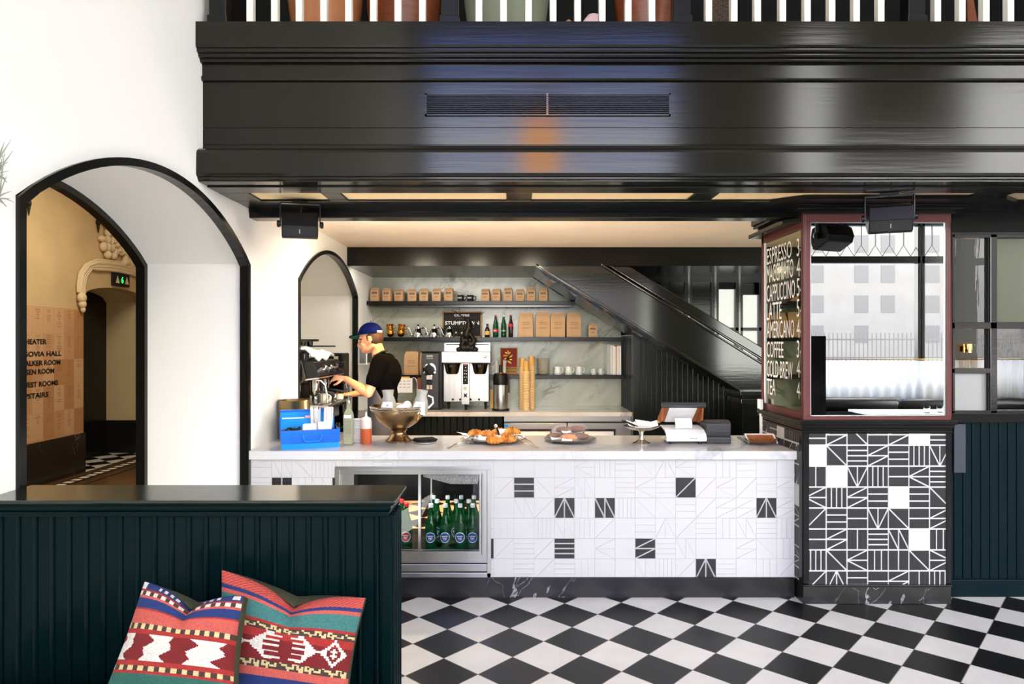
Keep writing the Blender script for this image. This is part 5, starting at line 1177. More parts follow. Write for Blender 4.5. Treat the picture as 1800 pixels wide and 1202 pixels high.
# ---- papers
t = thing('notice_stand', (X(712, 8.0), 8.02, ZBK), 'white notice sheet in a wire stand behind the barista', 'notice')
MB().box(X(698.5, 8.0), X(725, 8.0), 8.0, 8.004, Z(690, 8.0), Z(664.5, 8.0), 'paper').build('sheet', t); MB().box(X(698.5, 8.0), X(720, 8.0), 7.999, 8.003, Z(664.5, 8.0), Z(662, 8.0), 'yellow').build('tab', t)
mb = MB(); mb.tube([(X(725, 8.0), 8.01, Z(664, 8.0)), (X(730, 8.0), 8.01, Z(665, 8.0)), (X(733, 8.0), 8.01, Z(672, 8.0)), (X(733, 8.0), 8.01, ZBK)], .006, 'steel', 8).box(X(700, 8.0), X(736, 8.0), 7.97, 8.06, ZBK, ZBK+.01, 'steel').build('wire_stand', t)
mb = MB(); rr = random.Random(9)
for k in range(9): mb.box(X(702+(k % 3)*7, 8.0), X(706+(k % 3)*7, 8.0), 7.9985, 8.0, Z(670+(k//3)*5.5, 8.0), Z(669+(k//3)*5.5, 8.0), 'pgi')
mb.build('print_marks', t)
MB().box(X(733.5, 8.2), X(741, 8.2), 8.2, 8.22, ZBK, Z(664, 8.2), 'wood_warmglow').build('wooden_board', bevel=.002, label='orange brown wooden board standing left of the black grinder', cat='board')
MB().box(X(862, 8.3), X(868, 8.3), 8.3, 8.36, ZBK, Z(684, 8.3), 'yellow').build('carton', label='narrow yellow carton between the brewer and the airpot', cat='carton')
mb = MB(); mb.box(XL+.002, XL+.10, 7.80, 8.15, 1.44, 1.655, 'whiteplastic').box(XL+.10, XL+.104, 7.82, 8.13, 1.46, 1.635, 'darksteel').box(XL+.012, XL+.09, 7.796, 7.80, 1.455, 1.64, 'steel'); mb.build('towel_dispenser', bevel=.004, label='white framed steel dispenser on the wall behind the barista face', cat='dispenser')
# ================================================================ THINGS ON THE BAR COUNTER
def Yc(py): return (CAMH-ZT)*F/(py-601)
E = .001
# blue toolbox
ang_ = math.atan2(.134, .351); t = thing('toolbox', (-1.541, 4.566, ZT), 'open blue metal toolbox holding straws and napkins at the left end of the counter', 'toolbox', rot=ang_)
def tb(mb, nm, par=None, **k):
    o = mb.build(nm, None, **k); o.parent = par or t; return o
L, D, H = .376, .19, .127
mb = MB()
for a in ((0, L, 0, .004, .0, .042), (0, L, D-.004, D, 0, .10), (0, .004, 0, D, 0, .10), (L-.004, L, 0, D, 0, .10), (0, L, 0, D, 0, .004)): mb.box(*a, 'cyan')
tb(mb, 'base', bevel=.002)
mb = MB(); mb.box(-.004, L+.004, -.007, .001, .040, H, 'blue').box(-.006, L+.006, -.010, .003, H-.012, H, 'blue').box(-.006, L+.006, -.011, .002, .038, .046, 'blue').box(-.004, .003, 0, D*.8, .05, H, 'blue').box(L-.003, L+.004, 0, D*.8, .05, H, 'blue'); fr = tb(mb, 'front_panel', bevel=.002)
mb = MB(); mb.tube([(.135, -.012, .098), (.135, -.02, .085), (.145, -.022, .06), (.16, -.022, .052), (.235, -.022, .052), (.25, -.022, .06), (.255, -.02, .085), (.255, -.012, .098)], .0035, 'cyan', 8); tb(mb, 'handle')
mb = MB(); mb.box(-.002, L*.93, D-.02, D+.005, .14, .245, 'cyan').box(-.004, L*.94, D-.024, D+.008, .235, .25, 'blue').box(-.002, L*.93, D-.07, D-.02, .135, .142, 'cyan').box(-.002, L*.93, D-.075, D-.068, .12, .195, 'cyan'); tb(mb, 'lid_tray', bevel=.002)
for q_ in (-.004, L*.95): mb = MB(); mb.tube([(q_, D*.75, .06), (q_, D*.95, .20)], .006, 'blue', 6); tb(mb, 'lid_hinge')
Tt = Matrix.Translation((-1.541, 4.566, ZT))@Matrix.Rotation(ang_, 4, 'Z')
def intb(mb): mb.v = [tuple(Tt@Vector(v)) for v in mb.v]; return mb
rr = random.Random(12)
for nm, x0_ in (('left bundle beside the blue lid', .20), ('right bundle nearest the oil bottle', .275)):
    mb = MB()
    for k in range(26):
        x = x0_+rr.random()*.055; y = .07+rr.random()*.05; mb.tube([(x+.0, y, .01), (x+(rr.random()-.5)*.025+(.012 if x0_ > .25 else -.004), y+(rr.random()-.5)*.02, .252+rr.random()*.022)], .0038, 'whiteplastic', 6)
    o = intb(mb).build('paper_straw', kind='stuff', label='white wrapped straws in the toolbox, '+nm, cat='straws')
for i, (x0_, tp) in enumerate(((.135, .165), (.235, .175))):
    mb = MB(); mb.box(x0_, x0_+.095, .03, .06, .01, tp, 'paper'); intb(mb).build('napkin_stack', bevel=.022, label=('white napkin stack in the middle of the toolbox', 'white napkin stack at the right end of the toolbox')[i], cat='napkins')
mb = MB(); mb.box(.16, .20, .118, .13, .16, .212, 'pink'); intb(mb).build('sugar_packet', label='pink sugar packet standing in the toolbox tray', cat='packet')
mb = MB(); mb.box(.01, .155, .122, .145, .15, .2, 'paper'); intb(mb).build('sugar_packet', label='row of white sugar packets in the toolbox tray', cat='packet')
mb = MB()
for k in range(40): mb.tube([(.03+rr.random()*.09, .03+rr.random()*.06, .10), (.02+rr.random()*.11, .03+rr.random()*.06, .128+rr.random()*.018)], .0022, 'ink', 5)
intb(mb).build('stirrers', kind='stuff', label='tangle of black stirrers at the left of the toolbox', cat='stirrers')
# pot behind the toolbox
x_, y_ = X(517, 5.12), 5.12; t = thing('steel_pot', (x_, y_, ZT), 'round brushed brass toned pot behind the blue toolbox', 'pot')
MB().lathe([(.113, E), (.115, .01), (.115, .285), (.118, .29), (.112, .29), (.110, .02), (.001, .02)], pm('brushed_brass_steel', (165, 140, 100), .28, 1), (x_, y_, ZT), 32, caps=False).build('pot_body', t)
# oil bottle
x_, y_ = X(612.8, 4.82), 4.82; t = thing('oil_bottle', (x_, y_, ZT), 'square clear glass bottle of pale syrup with a pour spout', 'bottle')
h = .031
def sq(r, z): return [(r*c, r*s_, z) for c, s_ in ((-1, -1), (1, -1), (1, 1), (-1, 1))]
mb = MB(); T_ = Matrix.Translation((x_, y_, ZT+E)); rings = [(h*.94, 0), (h, .006), (h, .20), (h*.85, .225), (h*.45, .25), (h*.38, .29)]; vs_ = []
for r, z in rings: vs_ += sq(r, z)
fs = [(j*4+i, j*4+(i+1) % 4, j*4+4+(i+1) % 4, j*4+4+i) for j in range(len(rings)-1) for i in range(4)]+[(3, 2, 1, 0), tuple(range(len(vs_)-4, len(vs_)))]
mb.add(vs_, fs, 'oil', False, T_); mb.build('glass_body', t, bevel=.004)
MB().lathe([(.013, .285), (.015, .295), (.014, .31), (.008, .318)], 'steel', (x_, y_, ZT+E), 14).build('stopper', t); MB().tube([(x_, y_, ZT+.315), (x_, y_, ZT+.335), (x_-.004, y_, ZT+.352)], [.005, .004, .003], 'chrome', 8).build('spout', t)
mb = MB(); mb.box(x_-h*.8, x_+h*.8, y_-h-.001, y_-h, ZT+.188, ZT+.212, 'paper')
for k in range(5): mb.box(x_-h*.8, x_+h*.8, y_-h-.001, y_-h, ZT+.06+k*.025, ZT+.0615+k*.025, 'pgi')
mb.build('label', t, fixn=False)
# lids
ld = MB().lathe([(.036, 0), (.040, .003), (.040, .009), (.034, .010), (.033, .004), (.001, .004)], 'whiteplastic', n=24, caps=False).build('cup_lid')
for k in range(16):
    o = ld if k == 0 else copy_tree(ld); o.location = (X(629, 4.93), 4.93, ZT+E+k*.0105); o['label'] = 'white plastic cup lid in the stack between the bottles'; o['category'] = 'lid'; o['group'] = 'stacked white lids'
# squeeze bottle
x_, y_ = X(643.6, 4.86), 4.86; t = thing('squeeze_bottle', (x_, y_, ZT), 'clear squeeze bottle half full of orange sauce beside the silver bowl', 'bottle')
MB().lathe([(.037, E), (.040, .006), (.040, .108), (.001, .108)], 'sauce', (x_, y_, ZT), 24, caps=False).build('sauce_fill', t)
MB().lathe([(.040, .108), (.040, .155), (.036, .165), (.03, .168)], pm('milky_plastic', (226, 214, 204), .4), (x_, y_, ZT), 24, caps=False).build('clear_body', t)
MB().lathe([(.036, .163), (.037, .182), (.022, .188), (.010, .194), (.004, .226), (.001, .226)], 'whiteplastic', (x_, y_, ZT), 20).build('nozzle', t)
# silver punch bowl
x_, y_ = X(701, 4.97), 4.97; t = thing('punch_bowl', (x_, y_, ZT), 'large aged silver footed punch bowl filled with jugs and ice', 'bowl')
MB().lathe([(.094, E), (.096, .012), (.085, .02), (.072, .035), (.055, .05), (.050, .066), (.054, .078), (.062, .085), (.050, .092)], 'silver', (x_, y_, ZT), 36).build('foot', t)
MB().lathe([(.045, .09), (.085, .105), (.135, .14), (.175, .185), (.195, .225), (.203, .262), (.198, .262), (.188, .225), (.165, .185), (.12, .15), (.06, .125), (.001, .12)], 'silver', (x_, y_, ZT), 48, caps=False).build('bowl_body', t)
mb = MB(); rr = random.Random(3)
for k in range(150):
    a = 2*math.pi*k/150
    for zz_ in (.236, .252): mb.ell((x_+(.2005+(.003 if zz_ > .24 else -.001))*math.cos(a), y_+(.2005+(.003 if zz_ > .24 else -.001))*math.sin(a), ZT+zz_+rr.uniform(-.003, .003)), (.0055, .0055, .007), 'silverplate', 6)
mb.build('rim_band', t)
MB().ell((x_, y_, ZT+.19), (.165, .165, .045), 'paper', 24).build('ice_fill', t)
def carafe(px, dy, label, handle, tilt):
    xx, yy = X(px, y_+dy), y_+dy; t = thing('glass_jug', (xx, yy, ZT+.2), label, 'jug'); T = Matrix.Translation((xx, yy, ZT+.212))@Matrix.Rotation(tilt, 4, 'Y')
    MB().lathe([(.045, 0), (.056, .02), (.056, .06), (.046, .10), (.036, .125), (.042, .160), (.045, .166), (.041, .166), (.033, .126), (.043, .10), (.052, .06), (.001, .008)], 'jug', T=T, n=24, caps=False).build('jug_body', t)
    MB().lathe([(.044, .004), (.052, .02), (.052, .06), (.043, .098), (.001, .098)], pm('milk', (236, 232, 222), .4), T=T, n=20, caps=False).build('milk_fill', t)
    if handle: MB().tube([T@Vector((.045, 0, .13)), T@Vector((.08, 0, .12)), T@Vector((.088, 0, .08)), T@Vector((.056, 0, .04))], .007, 'wceramic', 8).build('handle', t)
    s_ = -1 if not handle else 1
    mb = MB(); mb.add([T@Vector(p) for p in ((-.065, -.062, .0), (.045, -.064, -.005), (.035, -.052, .085), (-.03, -.052, .085))], [(0, 1, 2, 3)], 'paper')
    mb.text('MILK' if not handle else 'HALF', T@Vector((-.03, -.0665, .012)), (1, 0, 0), (0, .12, 1), .045, .014, 'ink'); mb.build('paper_tag', t, fixn=False)
carafe(684, -.06, 'glass milk jug with white paper tag, left in the silver bowl', 0, -.05)
carafe(738, -.05, 'glass milk jug with handle and paper tag, right in the silver bowl', 1, .10)
mb = MB(); mb.ell((X(712, y_), y_-.09, ZT+.235), (.06, .05, .045), 'paper', 16).ell((X(718, y_), y_-.06, ZT+.26), (.035, .04, .04), 'paper', 14); mb.build('ice_cloth', label='crumpled white cloth between the jugs in the silver bowl', cat='cloth', bevel=0)
mb = MB(); mb.tube([(X(736, 4.76), 4.745, ZT+.20), (X(733, 4.76), 4.75, ZT+.17)], .006, 'brass', 8).tube([(X(738, 4.77), 4.79, ZT+.24), (X(736, 4.76), 4.745, ZT+.20)], .004, 'brass', 8); mb.build('tag_clip', label='small brass clip hanging on the rim of the silver bowl', cat='clip')
# saucer with black napkins
x_, y_ = X(746, 4.87), 4.87; t = thing('white_plate', (x_, y_, ZT), 'small white plate under the folded black napkins', 'plate')
MB().lathe([(.05, E), (.055, .003), (.083, .013), (.085, .015), (.05, .006), (.001, .006)], 'wceramic', (x_, y_, ZT), 32, caps=False).build('plate_dish', t)
nk = MB().box(-.07, .07, -.06, .06, 0, .006, 'napkin').build('black_napkin', bevel=.002)
for k in range(3):
    o = nk if k == 0 else copy_tree(nk); o.location = (x_+.004*k, y_+.004, ZT+.017+k*.0065); o.rotation_euler.z = (.5, .62, .42)[k]; o['category'] = 'napkin'; o['group'] = 'black napkins'; o['label'] = ('bottom black napkin folded on the small white plate', 'middle black napkin on the small white plate', 'top black napkin on the small white plate')[k]
# croissant platter
x_, y_ = X(867, 4.95), 4.95; t = thing('platter', (x_, y_, ZT), 'oval silver platter of croissants on the marble counter', 'platter')
Tp = Matrix.Translation((x_, y_, ZT+E))@Matrix.Diagonal((1.0, .68, 1, 1))
MB().lathe([(.14, 0), (.15, .003), (.235, .022), (.24, .025), (.23, .026), (.15, .008), (.001, .008)], 'silverplate', T=Tp, n=48, caps=False).build('platter_dish', t)
mb = MB(); mb.add([(x_-.2, y_-.06, ZT+.03), (x_+.22, y_-.07, ZT+.03), (x_+.24, y_+.09, ZT+.045), (x_-.24, y_+.1, ZT+.045)], [(0, 1, 2, 3)], 'paper')
mb.add([(X(833, 4.85), 4.86, ZT+.03), (X(858, 4.82), 4.82, ZT+.028), (X(843, 4.9), 4.90, ZT+.06)], [(0, 1, 2)], 'paper').add([(x_-.27, y_+.05, ZT+.065), (x_-.16, y_-.02, ZT+.035), (x_-.14, y_+.08, ZT+.04)], [(0, 1, 2)], 'paper').add([(x_+.28, y_+.05, ZT+.065), (x_+.17, y_-.02, ZT+.035), (x_+.15, y_+.08, ZT+.04)], [(0, 1, 2)], 'paper')
mb.build('parchment', label='white parchment liner under the croissants', cat='paper', solid=.001)
def croissant():
    mb = MB(); n = 52; pts = []; rs = []
    for i in range(n+1):
        f = i/n; a = math.pi*(.12+.76*f); pts.append((.068*math.cos(a), .055*math.sin(a)-.035, .03)); s_ = math.sin(math.pi*f)
        rs.append(.007+.028*s_**.9*(.74+.36*((f*6.5) % 1.0)))
    mb.tube(pts, rs, 'crust', 14); return mb.build('croissant')
cr = croissant()
for i, (p, py_, dz, rz, ds) in enumerate(((836, 768, .01, .4, 'croissant at the left end of the platter beside the tongs'), (856, 770, .012, -.3, 'croissant second from the left on the platter'), (869, 777, 0, 2.9, 'croissant at the front middle of the platter'), (892, 776, 0, .1, 'croissant at the front right of the platter'), (900, 768, .025, .3, 'croissant on top at the right of the platter'), (878, 768, .02, -.2, 'croissant at the back middle of the platter'))):
    yy = Yc(py_+6); o = cr if i == 0 else copy_tree(cr); o.location = (X(p, yy), yy, ZT+.012+dz); o.rotation_euler = (.1, 0, rz); o['label'] = ds; o['category'] = 'croissant'; o['group'] = 'croissants on the platter'; o.scale = (.92, .92, .92)
def tongs(p0, p1, label):
    a, b = Vector(p0), Vector(p1); d = (b-a).normalized(); s_ = d.cross(Vector((0, 0, 1))).normalized(); t = thing('serving_tongs', a, label, 'tongs')
    for k in (-1, 1):
        MB().tube([a+s_*.004*k, a.lerp(b, .5)+s_*.020*k+Vector((0, 0, .004*k)), b+s_*.016*k], [.004, .0045, .004], 'chrome', 8).build('arm', t)
        MB().ell(b+s_*.012*k, (.030, .022, .006), 'chrome', 14, rot=Matrix.Rotation(math.atan2(d.y, d.x), 3, 'Z')).build('scoop', t)
    MB().lathe([(.010, -.003), (.012, 0), (.010, .003)], 'chrome', tuple(a), 14).build('loop', t)
tongs(at(788, 787, Yc(788)), (X(833, 4.87), 4.87, ZT+.05), 'silver serving tongs resting on the left rim of the croissant platter')
tongs(at(944, 787, Yc(788)), (X(910, 4.88), 4.88, ZT+.05), 'silver serving tongs resting on the right rim of the croissant platter')
t = thing('card_clip', (X(876, 5.0), 5.0, ZT+.03), 'small silver card holder with a white card among the croissants', 'card holder')
MB().tube([(X(878, 5.0), 5.0, ZT+.03), (X(873, 5.0), 5.0, ZT+.10)], .006, 'iron', 8).build('stem', t); MB().ell((X(871.5, 5.0), 5.0, ZT+.108), (.016, .012, .014), 'chrome', 14).build('head', t)
mb = MB(); mb.add([(X(879, 4.99), 4.985, ZT+.05), (X(889, 4.99), 4.985, ZT+.07), (X(890, 4.99), 5.0, ZT+.085), (X(876, 4.99), 5.0, ZT+.088)], [(0, 1, 2, 3)], 'paper'); mb.build('card', t, solid=.001)
# wrapped pastries
x_, y_ = X(1002, 4.97), 4.97; t = thing('glass_plate', (x_, y_, ZT), 'round glass plate piled with wrapped brown pastries', 'plate')
MB().lathe([(.11, E), (.12, .003), (.185, .02), (.19, .024), (.183, .025), (.12, .008), (.001, .008)], 'silverplate', (x_, y_, ZT), 40, caps=False).build('plate_dish', t)
PK = [(975, 4.95, .022, .3, 'wrapped chocolate pastry at the left rim of the glass plate'), (1000, 4.88, .022, -.2, 'wrapped nut topped pastry at the front of the glass plate'), (1022, 4.94, .022, .5, 'wrapped brown pastry at the right rim of the glass plate'), (1000, 5.04, .03, .1, 'wrapped brown pastry at the back of the glass plate'), (1014, 4.98, .072, -.3, 'large wrapped brown pastry on top of the pile'), (990, 4.97, .066, .6, 'wrapped pastry with white label leaning on the pile')]
for i, (p, yy, dz, rz, ds) in enumerate(PK):
    xx = X(p, yy); t = thing('wrapped_pastry', (xx, yy, ZT+dz), ds, 'pastry', 'wrapped pastries', rz); Tm = Matrix.Translation((xx, yy, ZT+dz))
    o = MB().ell((0, 0, .018), (.062, .045, .024), 'crust' if i == 1 else 'choc', 16).build('pastry_piece'); o.parent = t
    mb = MB(); n = 10; rr = random.Random(i); vs_ = []
    for a in range(n+1):
        for b in range(n+1):
            u, v = a/n*2-1, b/n*2-1; e = max(abs(u), abs(v)); vs_.append((u*.076, v*.054, .052*max(0, 1-e**3)+.002+rr.random()*.007))
    mb.add(vs_, [(a*(n+1)+b, (a+1)*(n+1)+b, (a+1)*(n+1)+b+1, a*(n+1)+b+1) for a in range(n) for b in range(n)], 'wrap', True); o = mb.build('plastic_wrapper'); o.parent = t
    if i in (1, 5, 0): o = MB().box(-.045, .03, -.05, -.01, .030, .032, 'paper', Matrix.Rotation(.5, 4, 'X')).build('white_label'); o.parent = t
# silver stand with cards
x_, y_ = X(1127.5, 4.86), 4.86; t = thing('cake_stand', (x_, y_, ZT), 'silver footed dish holding white cards', 'stand')
MB().lathe([(.062, E), (.063, .006), (.045, .014), (.02, .03), (.013, .055), (.018, .085), (.03, .095), (.08, .102), (.128, .122), (.131, .126), (.125, .127), (.07, .11), (.001, .106)], 'silverplate', (x_, y_, ZT), 36, caps=False).build('stand_dish', t)
cd = MB().box(-.055, .055, -.035, .035, 0, .004, 'paper').build('card')
for k, (dx, dz, rz, ry, ds) in enumerate(((-.055, .128, .3, .32, 'white card tilted at the left of the silver dish'), (.0, .126, .0, .12, 'white printed card lying in the middle of the silver dish'), (.06, .128, -.2, -.3, 'white card tilted at the right of the silver dish'), (.012, .140, .15, .15, 'top white card on the pile in the silver dish'))):
    o = cd if k == 0 else copy_tree(cd); o.location = (x_+dx, y_-.01, ZT+dz+.004); o.rotation_euler = (.45, ry, rz); o['label'] = ds; o['category'] = 'card'; o['group'] = 'cards on the silver dish'
for k, (dx) in enumerate((-.095, -.075)):
    mb = MB(); a = Vector((x_+dx-.05, y_-.02, ZT+.17-.004*k)); b = Vector((x_+dx+.04, y_-.05, ZT+.128)); mb.tube([a, b], .004, 'ink', 6); mb.build('black_pen', label=('black pen at the outer left of the silver dish', 'black pen beside the left card on the silver dish')[k], cat='pen')
mb = MB(); mb.ell((x_+.12, y_, ZT+.155), .012, 'copper', 10).tube([(x_+.12, y_, ZT+.155), (x_+.10, y_, ZT+.125)], .004, 'silverplate', 6); mb.build('tip_spoon', label='tiny spoon with copper knob at the right rim of the silver dish', cat='spoon')
# till
x_, y_ = X(1203, 4.84), 4.84; t = thing('pos_terminal', (x_, y_, ZT), 'white tablet till with curved base and tilted screen on the counter', 'till')
prof = [(-.03, .022), (-.04, .035), (-.038, .05), (-.02, .075), (.03, .098), (.12, .112), (.19, .114), (.19, .104), (.12, .102), (.035, .088), (-.012, .066), (-.027, .048), (-.028, .038), (-.02, .032), (.16, .032), (.16, .022)]
o = MB().prism([(y_+a, ZT+b) for a, b in prof], 'x', x_-.135, x_+.150, 'whiteplastic').build('curved_base', t, bevel=.006)
mb = MB(); mb.text('micros', (x_+.03, y_-.0425, ZT+.040), (1, 0, 0), (0, 0, 1), .05, .012, 'greyplastic', bold=.02); mb.build('lettering', t, fixn=False)
for sx_ in (-.1, .11):
    for sy_ in (-.005, .14): MB().lathe([(.012, E), (.012, .023)], 'plastic', (x_+sx_, y_+sy_, ZT), 12).build('foot', t)
neck = [(.05, .105), (.045, .13), (.06, .16), (.09, .175), (.10, .165), (.075, .15), (.062, .13), (.07, .11)]
MB().prism([(y_+a, ZT+b) for a, b in neck], 'x', x_-.052, x_+.07, 'whiteplastic').build('neck', t, bevel=.004)
Ts = Matrix.Translation((x_+.0, y_+.12, ZT+.205))@Matrix.Rotation(math.radians(-36), 4, 'X')
MB().box(-.148, .152, -.11, .11, -.008, .008, 'wood_warmglow', Ts).build('tablet', t, bevel=.004)  # brown colour paints the warm counter reflection on the tablet underside
MB().box(-.10, .10, -.095, .1, -.016, -.008, 'whiteplastic', Ts).build('tablet_back', t, bevel=.003)
MB().box(-.155, .16, -.125, -.095, -.014, .018, 'greyplastic', Ts).build('card_reader', t, bevel=.004)
mb = MB()
for s_ in (-1, 1): mb.prism([(y_+.06, ZT+.16), (y_+.04, ZT+.25), (y_+.18, ZT+.17), (y_+.17, ZT+.13)], 'x', x_+s_*.143-.006, x_+s_*.143+.006, 'wood_warmglow')  # wedges coloured brown for warm light reflected under the tablet
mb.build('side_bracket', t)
# receipt printer
x_, y_ = X(1262, 4.86), 4.84; t = thing('receipt_printer', (x_, y_, ZT), 'charcoal receipt printer beside the white till', 'printer')
pp = [(0, E), (-.004, .045), (.012, .055), (.004, .085), (.0, .14), (.02, .158), (.06, .165), (.16, .155), (.18, .10), (.18, E)]
MB().prism([(y_+a, ZT+b) for a, b in pp], 'x', x_-.088, x_+.088, 'greyplastic').build('housing', t, bevel=.006)
MB().box(x_-.09, x_-.0885, y_+.02, y_+.15, ZT+.02, ZT+.12, 'plastic').build('side_cover', t)
MB().box(x_-.08, x_+.08, y_+.003, y_+.02, ZT+.052, ZT+.06, 'ink').build('paper_slot', t)
# glass dish with a card tray
x_, y_ = X(1335, 4.86), 4.86; t = thing('glass_dish', (x_, y_, ZT), 'oval cut glass dish with a bill card near the mirrored kiosk', 'dish')
Td = Matrix.Translation((x_, y_, ZT+E))@Matrix.Diagonal((1, .62, 1, 1)); mb = MB(); n = 44; pr_ = [(.09, 0), (.11, .006), (.145, .034), (.155, .045), (.149, .045), (.105, .012), (.001, .008)]; vs_ = []
for r, z in pr_:
    for i in range(n):
        a = 2*math.pi*i/n; k = 1+(.05 if i % 2 else -.0)*(z/.045); vs_.append((r*k*math.cos(a), r*k*math.sin(a), z))
mb.add(vs_, [(j*n+i, j*n+(i+1) % n, (j+1)*n+(i+1) % n, (j+1)*n+i) for j in range(len(pr_)-1) for i in range(n)], 'glassg', False, Td); mb.build('dish_body', t, ang=20)
mb = MB(); T_ = Matrix.Translation((x_+.01, y_, ZT+.035))@Matrix.Rotation(.55, 4, 'X'); mb.box(-.095, .095, -.045, .045, -.002, .002, 'wood_warmglow', T_).box(-.10, .10, .040, .05, -.004, .006, 'whiteplastic', T_).box(-.105, -.095, -.05, .05, -.004, .006, 'whiteplastic', T_).box(.095, .105, -.05, .05, -.004, .006, 'whiteplastic', T_); mb.build('bill_card', label='wooden bill card with white edge lying in the glass dish', cat='card')
# ================================================================ ESPRESSO MACHINE in the arch niche
mb = MB(); mb.box(-2.46, -1.56, 5.63, 7.71, 0, .90, 'blackp').box(-2.46, -1.54, 5.625, 7.72, .90, .93, 'darksteel'); mb.build('niche_counter', bevel=.003, label='black counter in the small archway under the espresso machine', cat='counter')
t = thing('espresso_machine', (-1.9, 6.1, .93), 'black and steel espresso machine in the small archway', 'espresso machine')
ye0, ye1 = 5.64, 6.50
MB().box(-2.2, -1.64, ye0+.02, ye1-.02, 1.0, 1.13, 'darksteel').build('base', t, bevel=.01)
for yy in (ye0+.06, ye1-.06):
    for xx in (-2.12, -1.70): MB().lathe([(.025, .93), (.02, 1.005)], 'plastic', (xx, yy, 0), 12).build('leg', t)
MB().box(-1.98, -1.53, ye0, ye1, 1.155, 1.175, 'steel').box(-1.98, -1.535, ye0+.01, ye1-.01, 1.13, 1.157, 'darksteel').build('drip_tray', t, bevel=.004)
MB().box(-2.2, -1.92, ye0+.01, ye1-.01, 1.13, 1.42, 'darksteel').build('back_panel', t)
MB().prism([(-2.22, 1.36), (-1.74, 1.36), (-1.70, 1.40), (-1.74, 1.56), (-2.22, 1.58)], 'y', ye0, ye1, 'darksteel').build('boiler_body', t, bevel=.01)
MB().prism([(-1.74, 1.385), (-1.615, 1.405), (-1.60, 1.42), (-1.645, 1.53), (-1.665, 1.54), (-1.745, 1.54)], 'y', ye0+.02, ye1, 'plastic').build('control_panel', t, bevel=.006)
MB().prism([(-1.75, 1.375), (-1.60, 1.395), (-1.60, 1.405), (-1.75, 1.388)], 'y', ye0+.02, ye1, 'steel').build('panel_trim', t)
for k, yy in enumerate((5.78, 5.95, 6.16, 6.33)):
    MB().tube([(-1.62, yy, 1.47), (-1.585, yy, 1.475), (-1.575, yy, 1.50)], [.012, .010, .016], 'chrome', 10).build('lever', t)
    MB().ell((-1.613, yy+.05, 1.43), (.008, .022, .022), 'silverplate', 12).build('gauge', t)
MB().box(-1.60, -1.55, 6.28, 6.44, 1.46, 1.515, 'plastic').build('knob', t, bevel=.012)
for yy in (5.86, 6.18):
    MB().lathe([(.042, 1.285), (.045, 1.30), (.045, 1.37), (.03, 1.38)], 'chrome', (-1.70, yy, 0), 20).build('group_head', t)
    pf = MB().lathe([(.02, 1.235), (.036, 1.25), (.04, 1.285)], 'chrome', (-1.70, yy, 0), 18).build('portafilter', t)
    MB().tube([(-1.67, yy, 1.275), (-1.62, yy+.01, 1.265), (-1.53, yy+.03, 1.245)], [.010, .015, .016], 'plastic', 10).build('grip', pf)
    MB().tube([(-1.70, yy, 1.24), (-1.69, yy, 1.22), (-1.67, yy, 1.205)], .008, 'chrome', 8).build('outlet', pf)
for yy in (5.72, 6.42):
    MB().tube([(-1.64, yy, 1.38), (-1.60, yy, 1.375), (-1.565, yy, 1.34), (-1.55, yy, 1.26), (-1.545, yy, 1.19)], .008, 'chrome', 10).build('steam_wand', t)
MB().box(-1.78, -1.70, 5.655, 5.72, 1.54, 1.61, 'plastic').build('corner_box', t, bevel=.005)
mb = MB(); mb.tube([(-2.15, ye0+.02, 1.60), (-1.72, ye0+.02, 1.60), (-1.72, ye1-.02, 1.60), (-2.15, ye1-.02, 1.60)], .007, 'chrome', 8)
for (a, b) in ((-1.72, ye0+.02), (-1.72, ye1-.02), (-2.15, ye0+.02), (-2.15, ye1-.02)): mb.tube([(a, b, 1.56), (a, b, 1.60)], .006, 'chrome', 8)
mb.build('cup_rail', t)
# cloth on the machine
mb = MB(); n = 26; rr = random.Random(4); vs_ = []
for i in range(n+1):
    for j in range(n+1):
        u, v = i/n, j/n; xx = -2.14+.50*u; yy = 5.66+.66*v; e = max(0, (u-.86)/.14)
        vs_.append((xx, yy, 1.632+.018*math.sin(9*u+5*v)+.014*math.sin(17*v-6*u)+rr.uniform(-.006, .006)-.055*e))
mb.add(vs_, [(i*(n+1)+j, (i+1)*(n+1)+j, (i+1)*(n+1)+j+1, i*(n+1)+j+1) for i in range(n) for j in range(n)], 'paper', True); mb.build('bar_towel', solid=.02, label='crumpled white bar towel lying on top of the espresso machine', cat='towel')
t = thing('serving_tray', (-1.90, 5.83, 1.67), 'round black tray stacked over small cups on the espresso machine', 'tray')
T_ = (-1.88, 5.98, 0); MB().lathe([(.17, 1.705), (.18, 1.708), (.182, 1.724), (.175, 1.724), (.001, 1.712)], 'plastic', T_, 32, caps=False).build('tray_top', t); MB().lathe([(.15, 1.655), (.16, 1.66), (.001, 1.663)], 'plastic', T_, 28, caps=False).build('tray_base', t)
for k in range(7):
    a = k*.9; MB().lathe([(.022, 1.662), (.028, 1.704)], 'wceramic' if k % 3 else 'darksteel', (T_[0]+.11*math.cos(a), T_[1]+.11*math.sin(a), 0), 12).build('espresso_cup', label='small espresso cup between the black trays, %s round the ring' % on[k], cat='cup', group='espresso cups')
mb = MB(); mb.box(-1.96, -1.62, 6.22, 6.27, 1.655, 1.668, 'plastic', None); mb.build('black_paddle', label='small black paddle lying on the towel over the machine', cat='paddle')
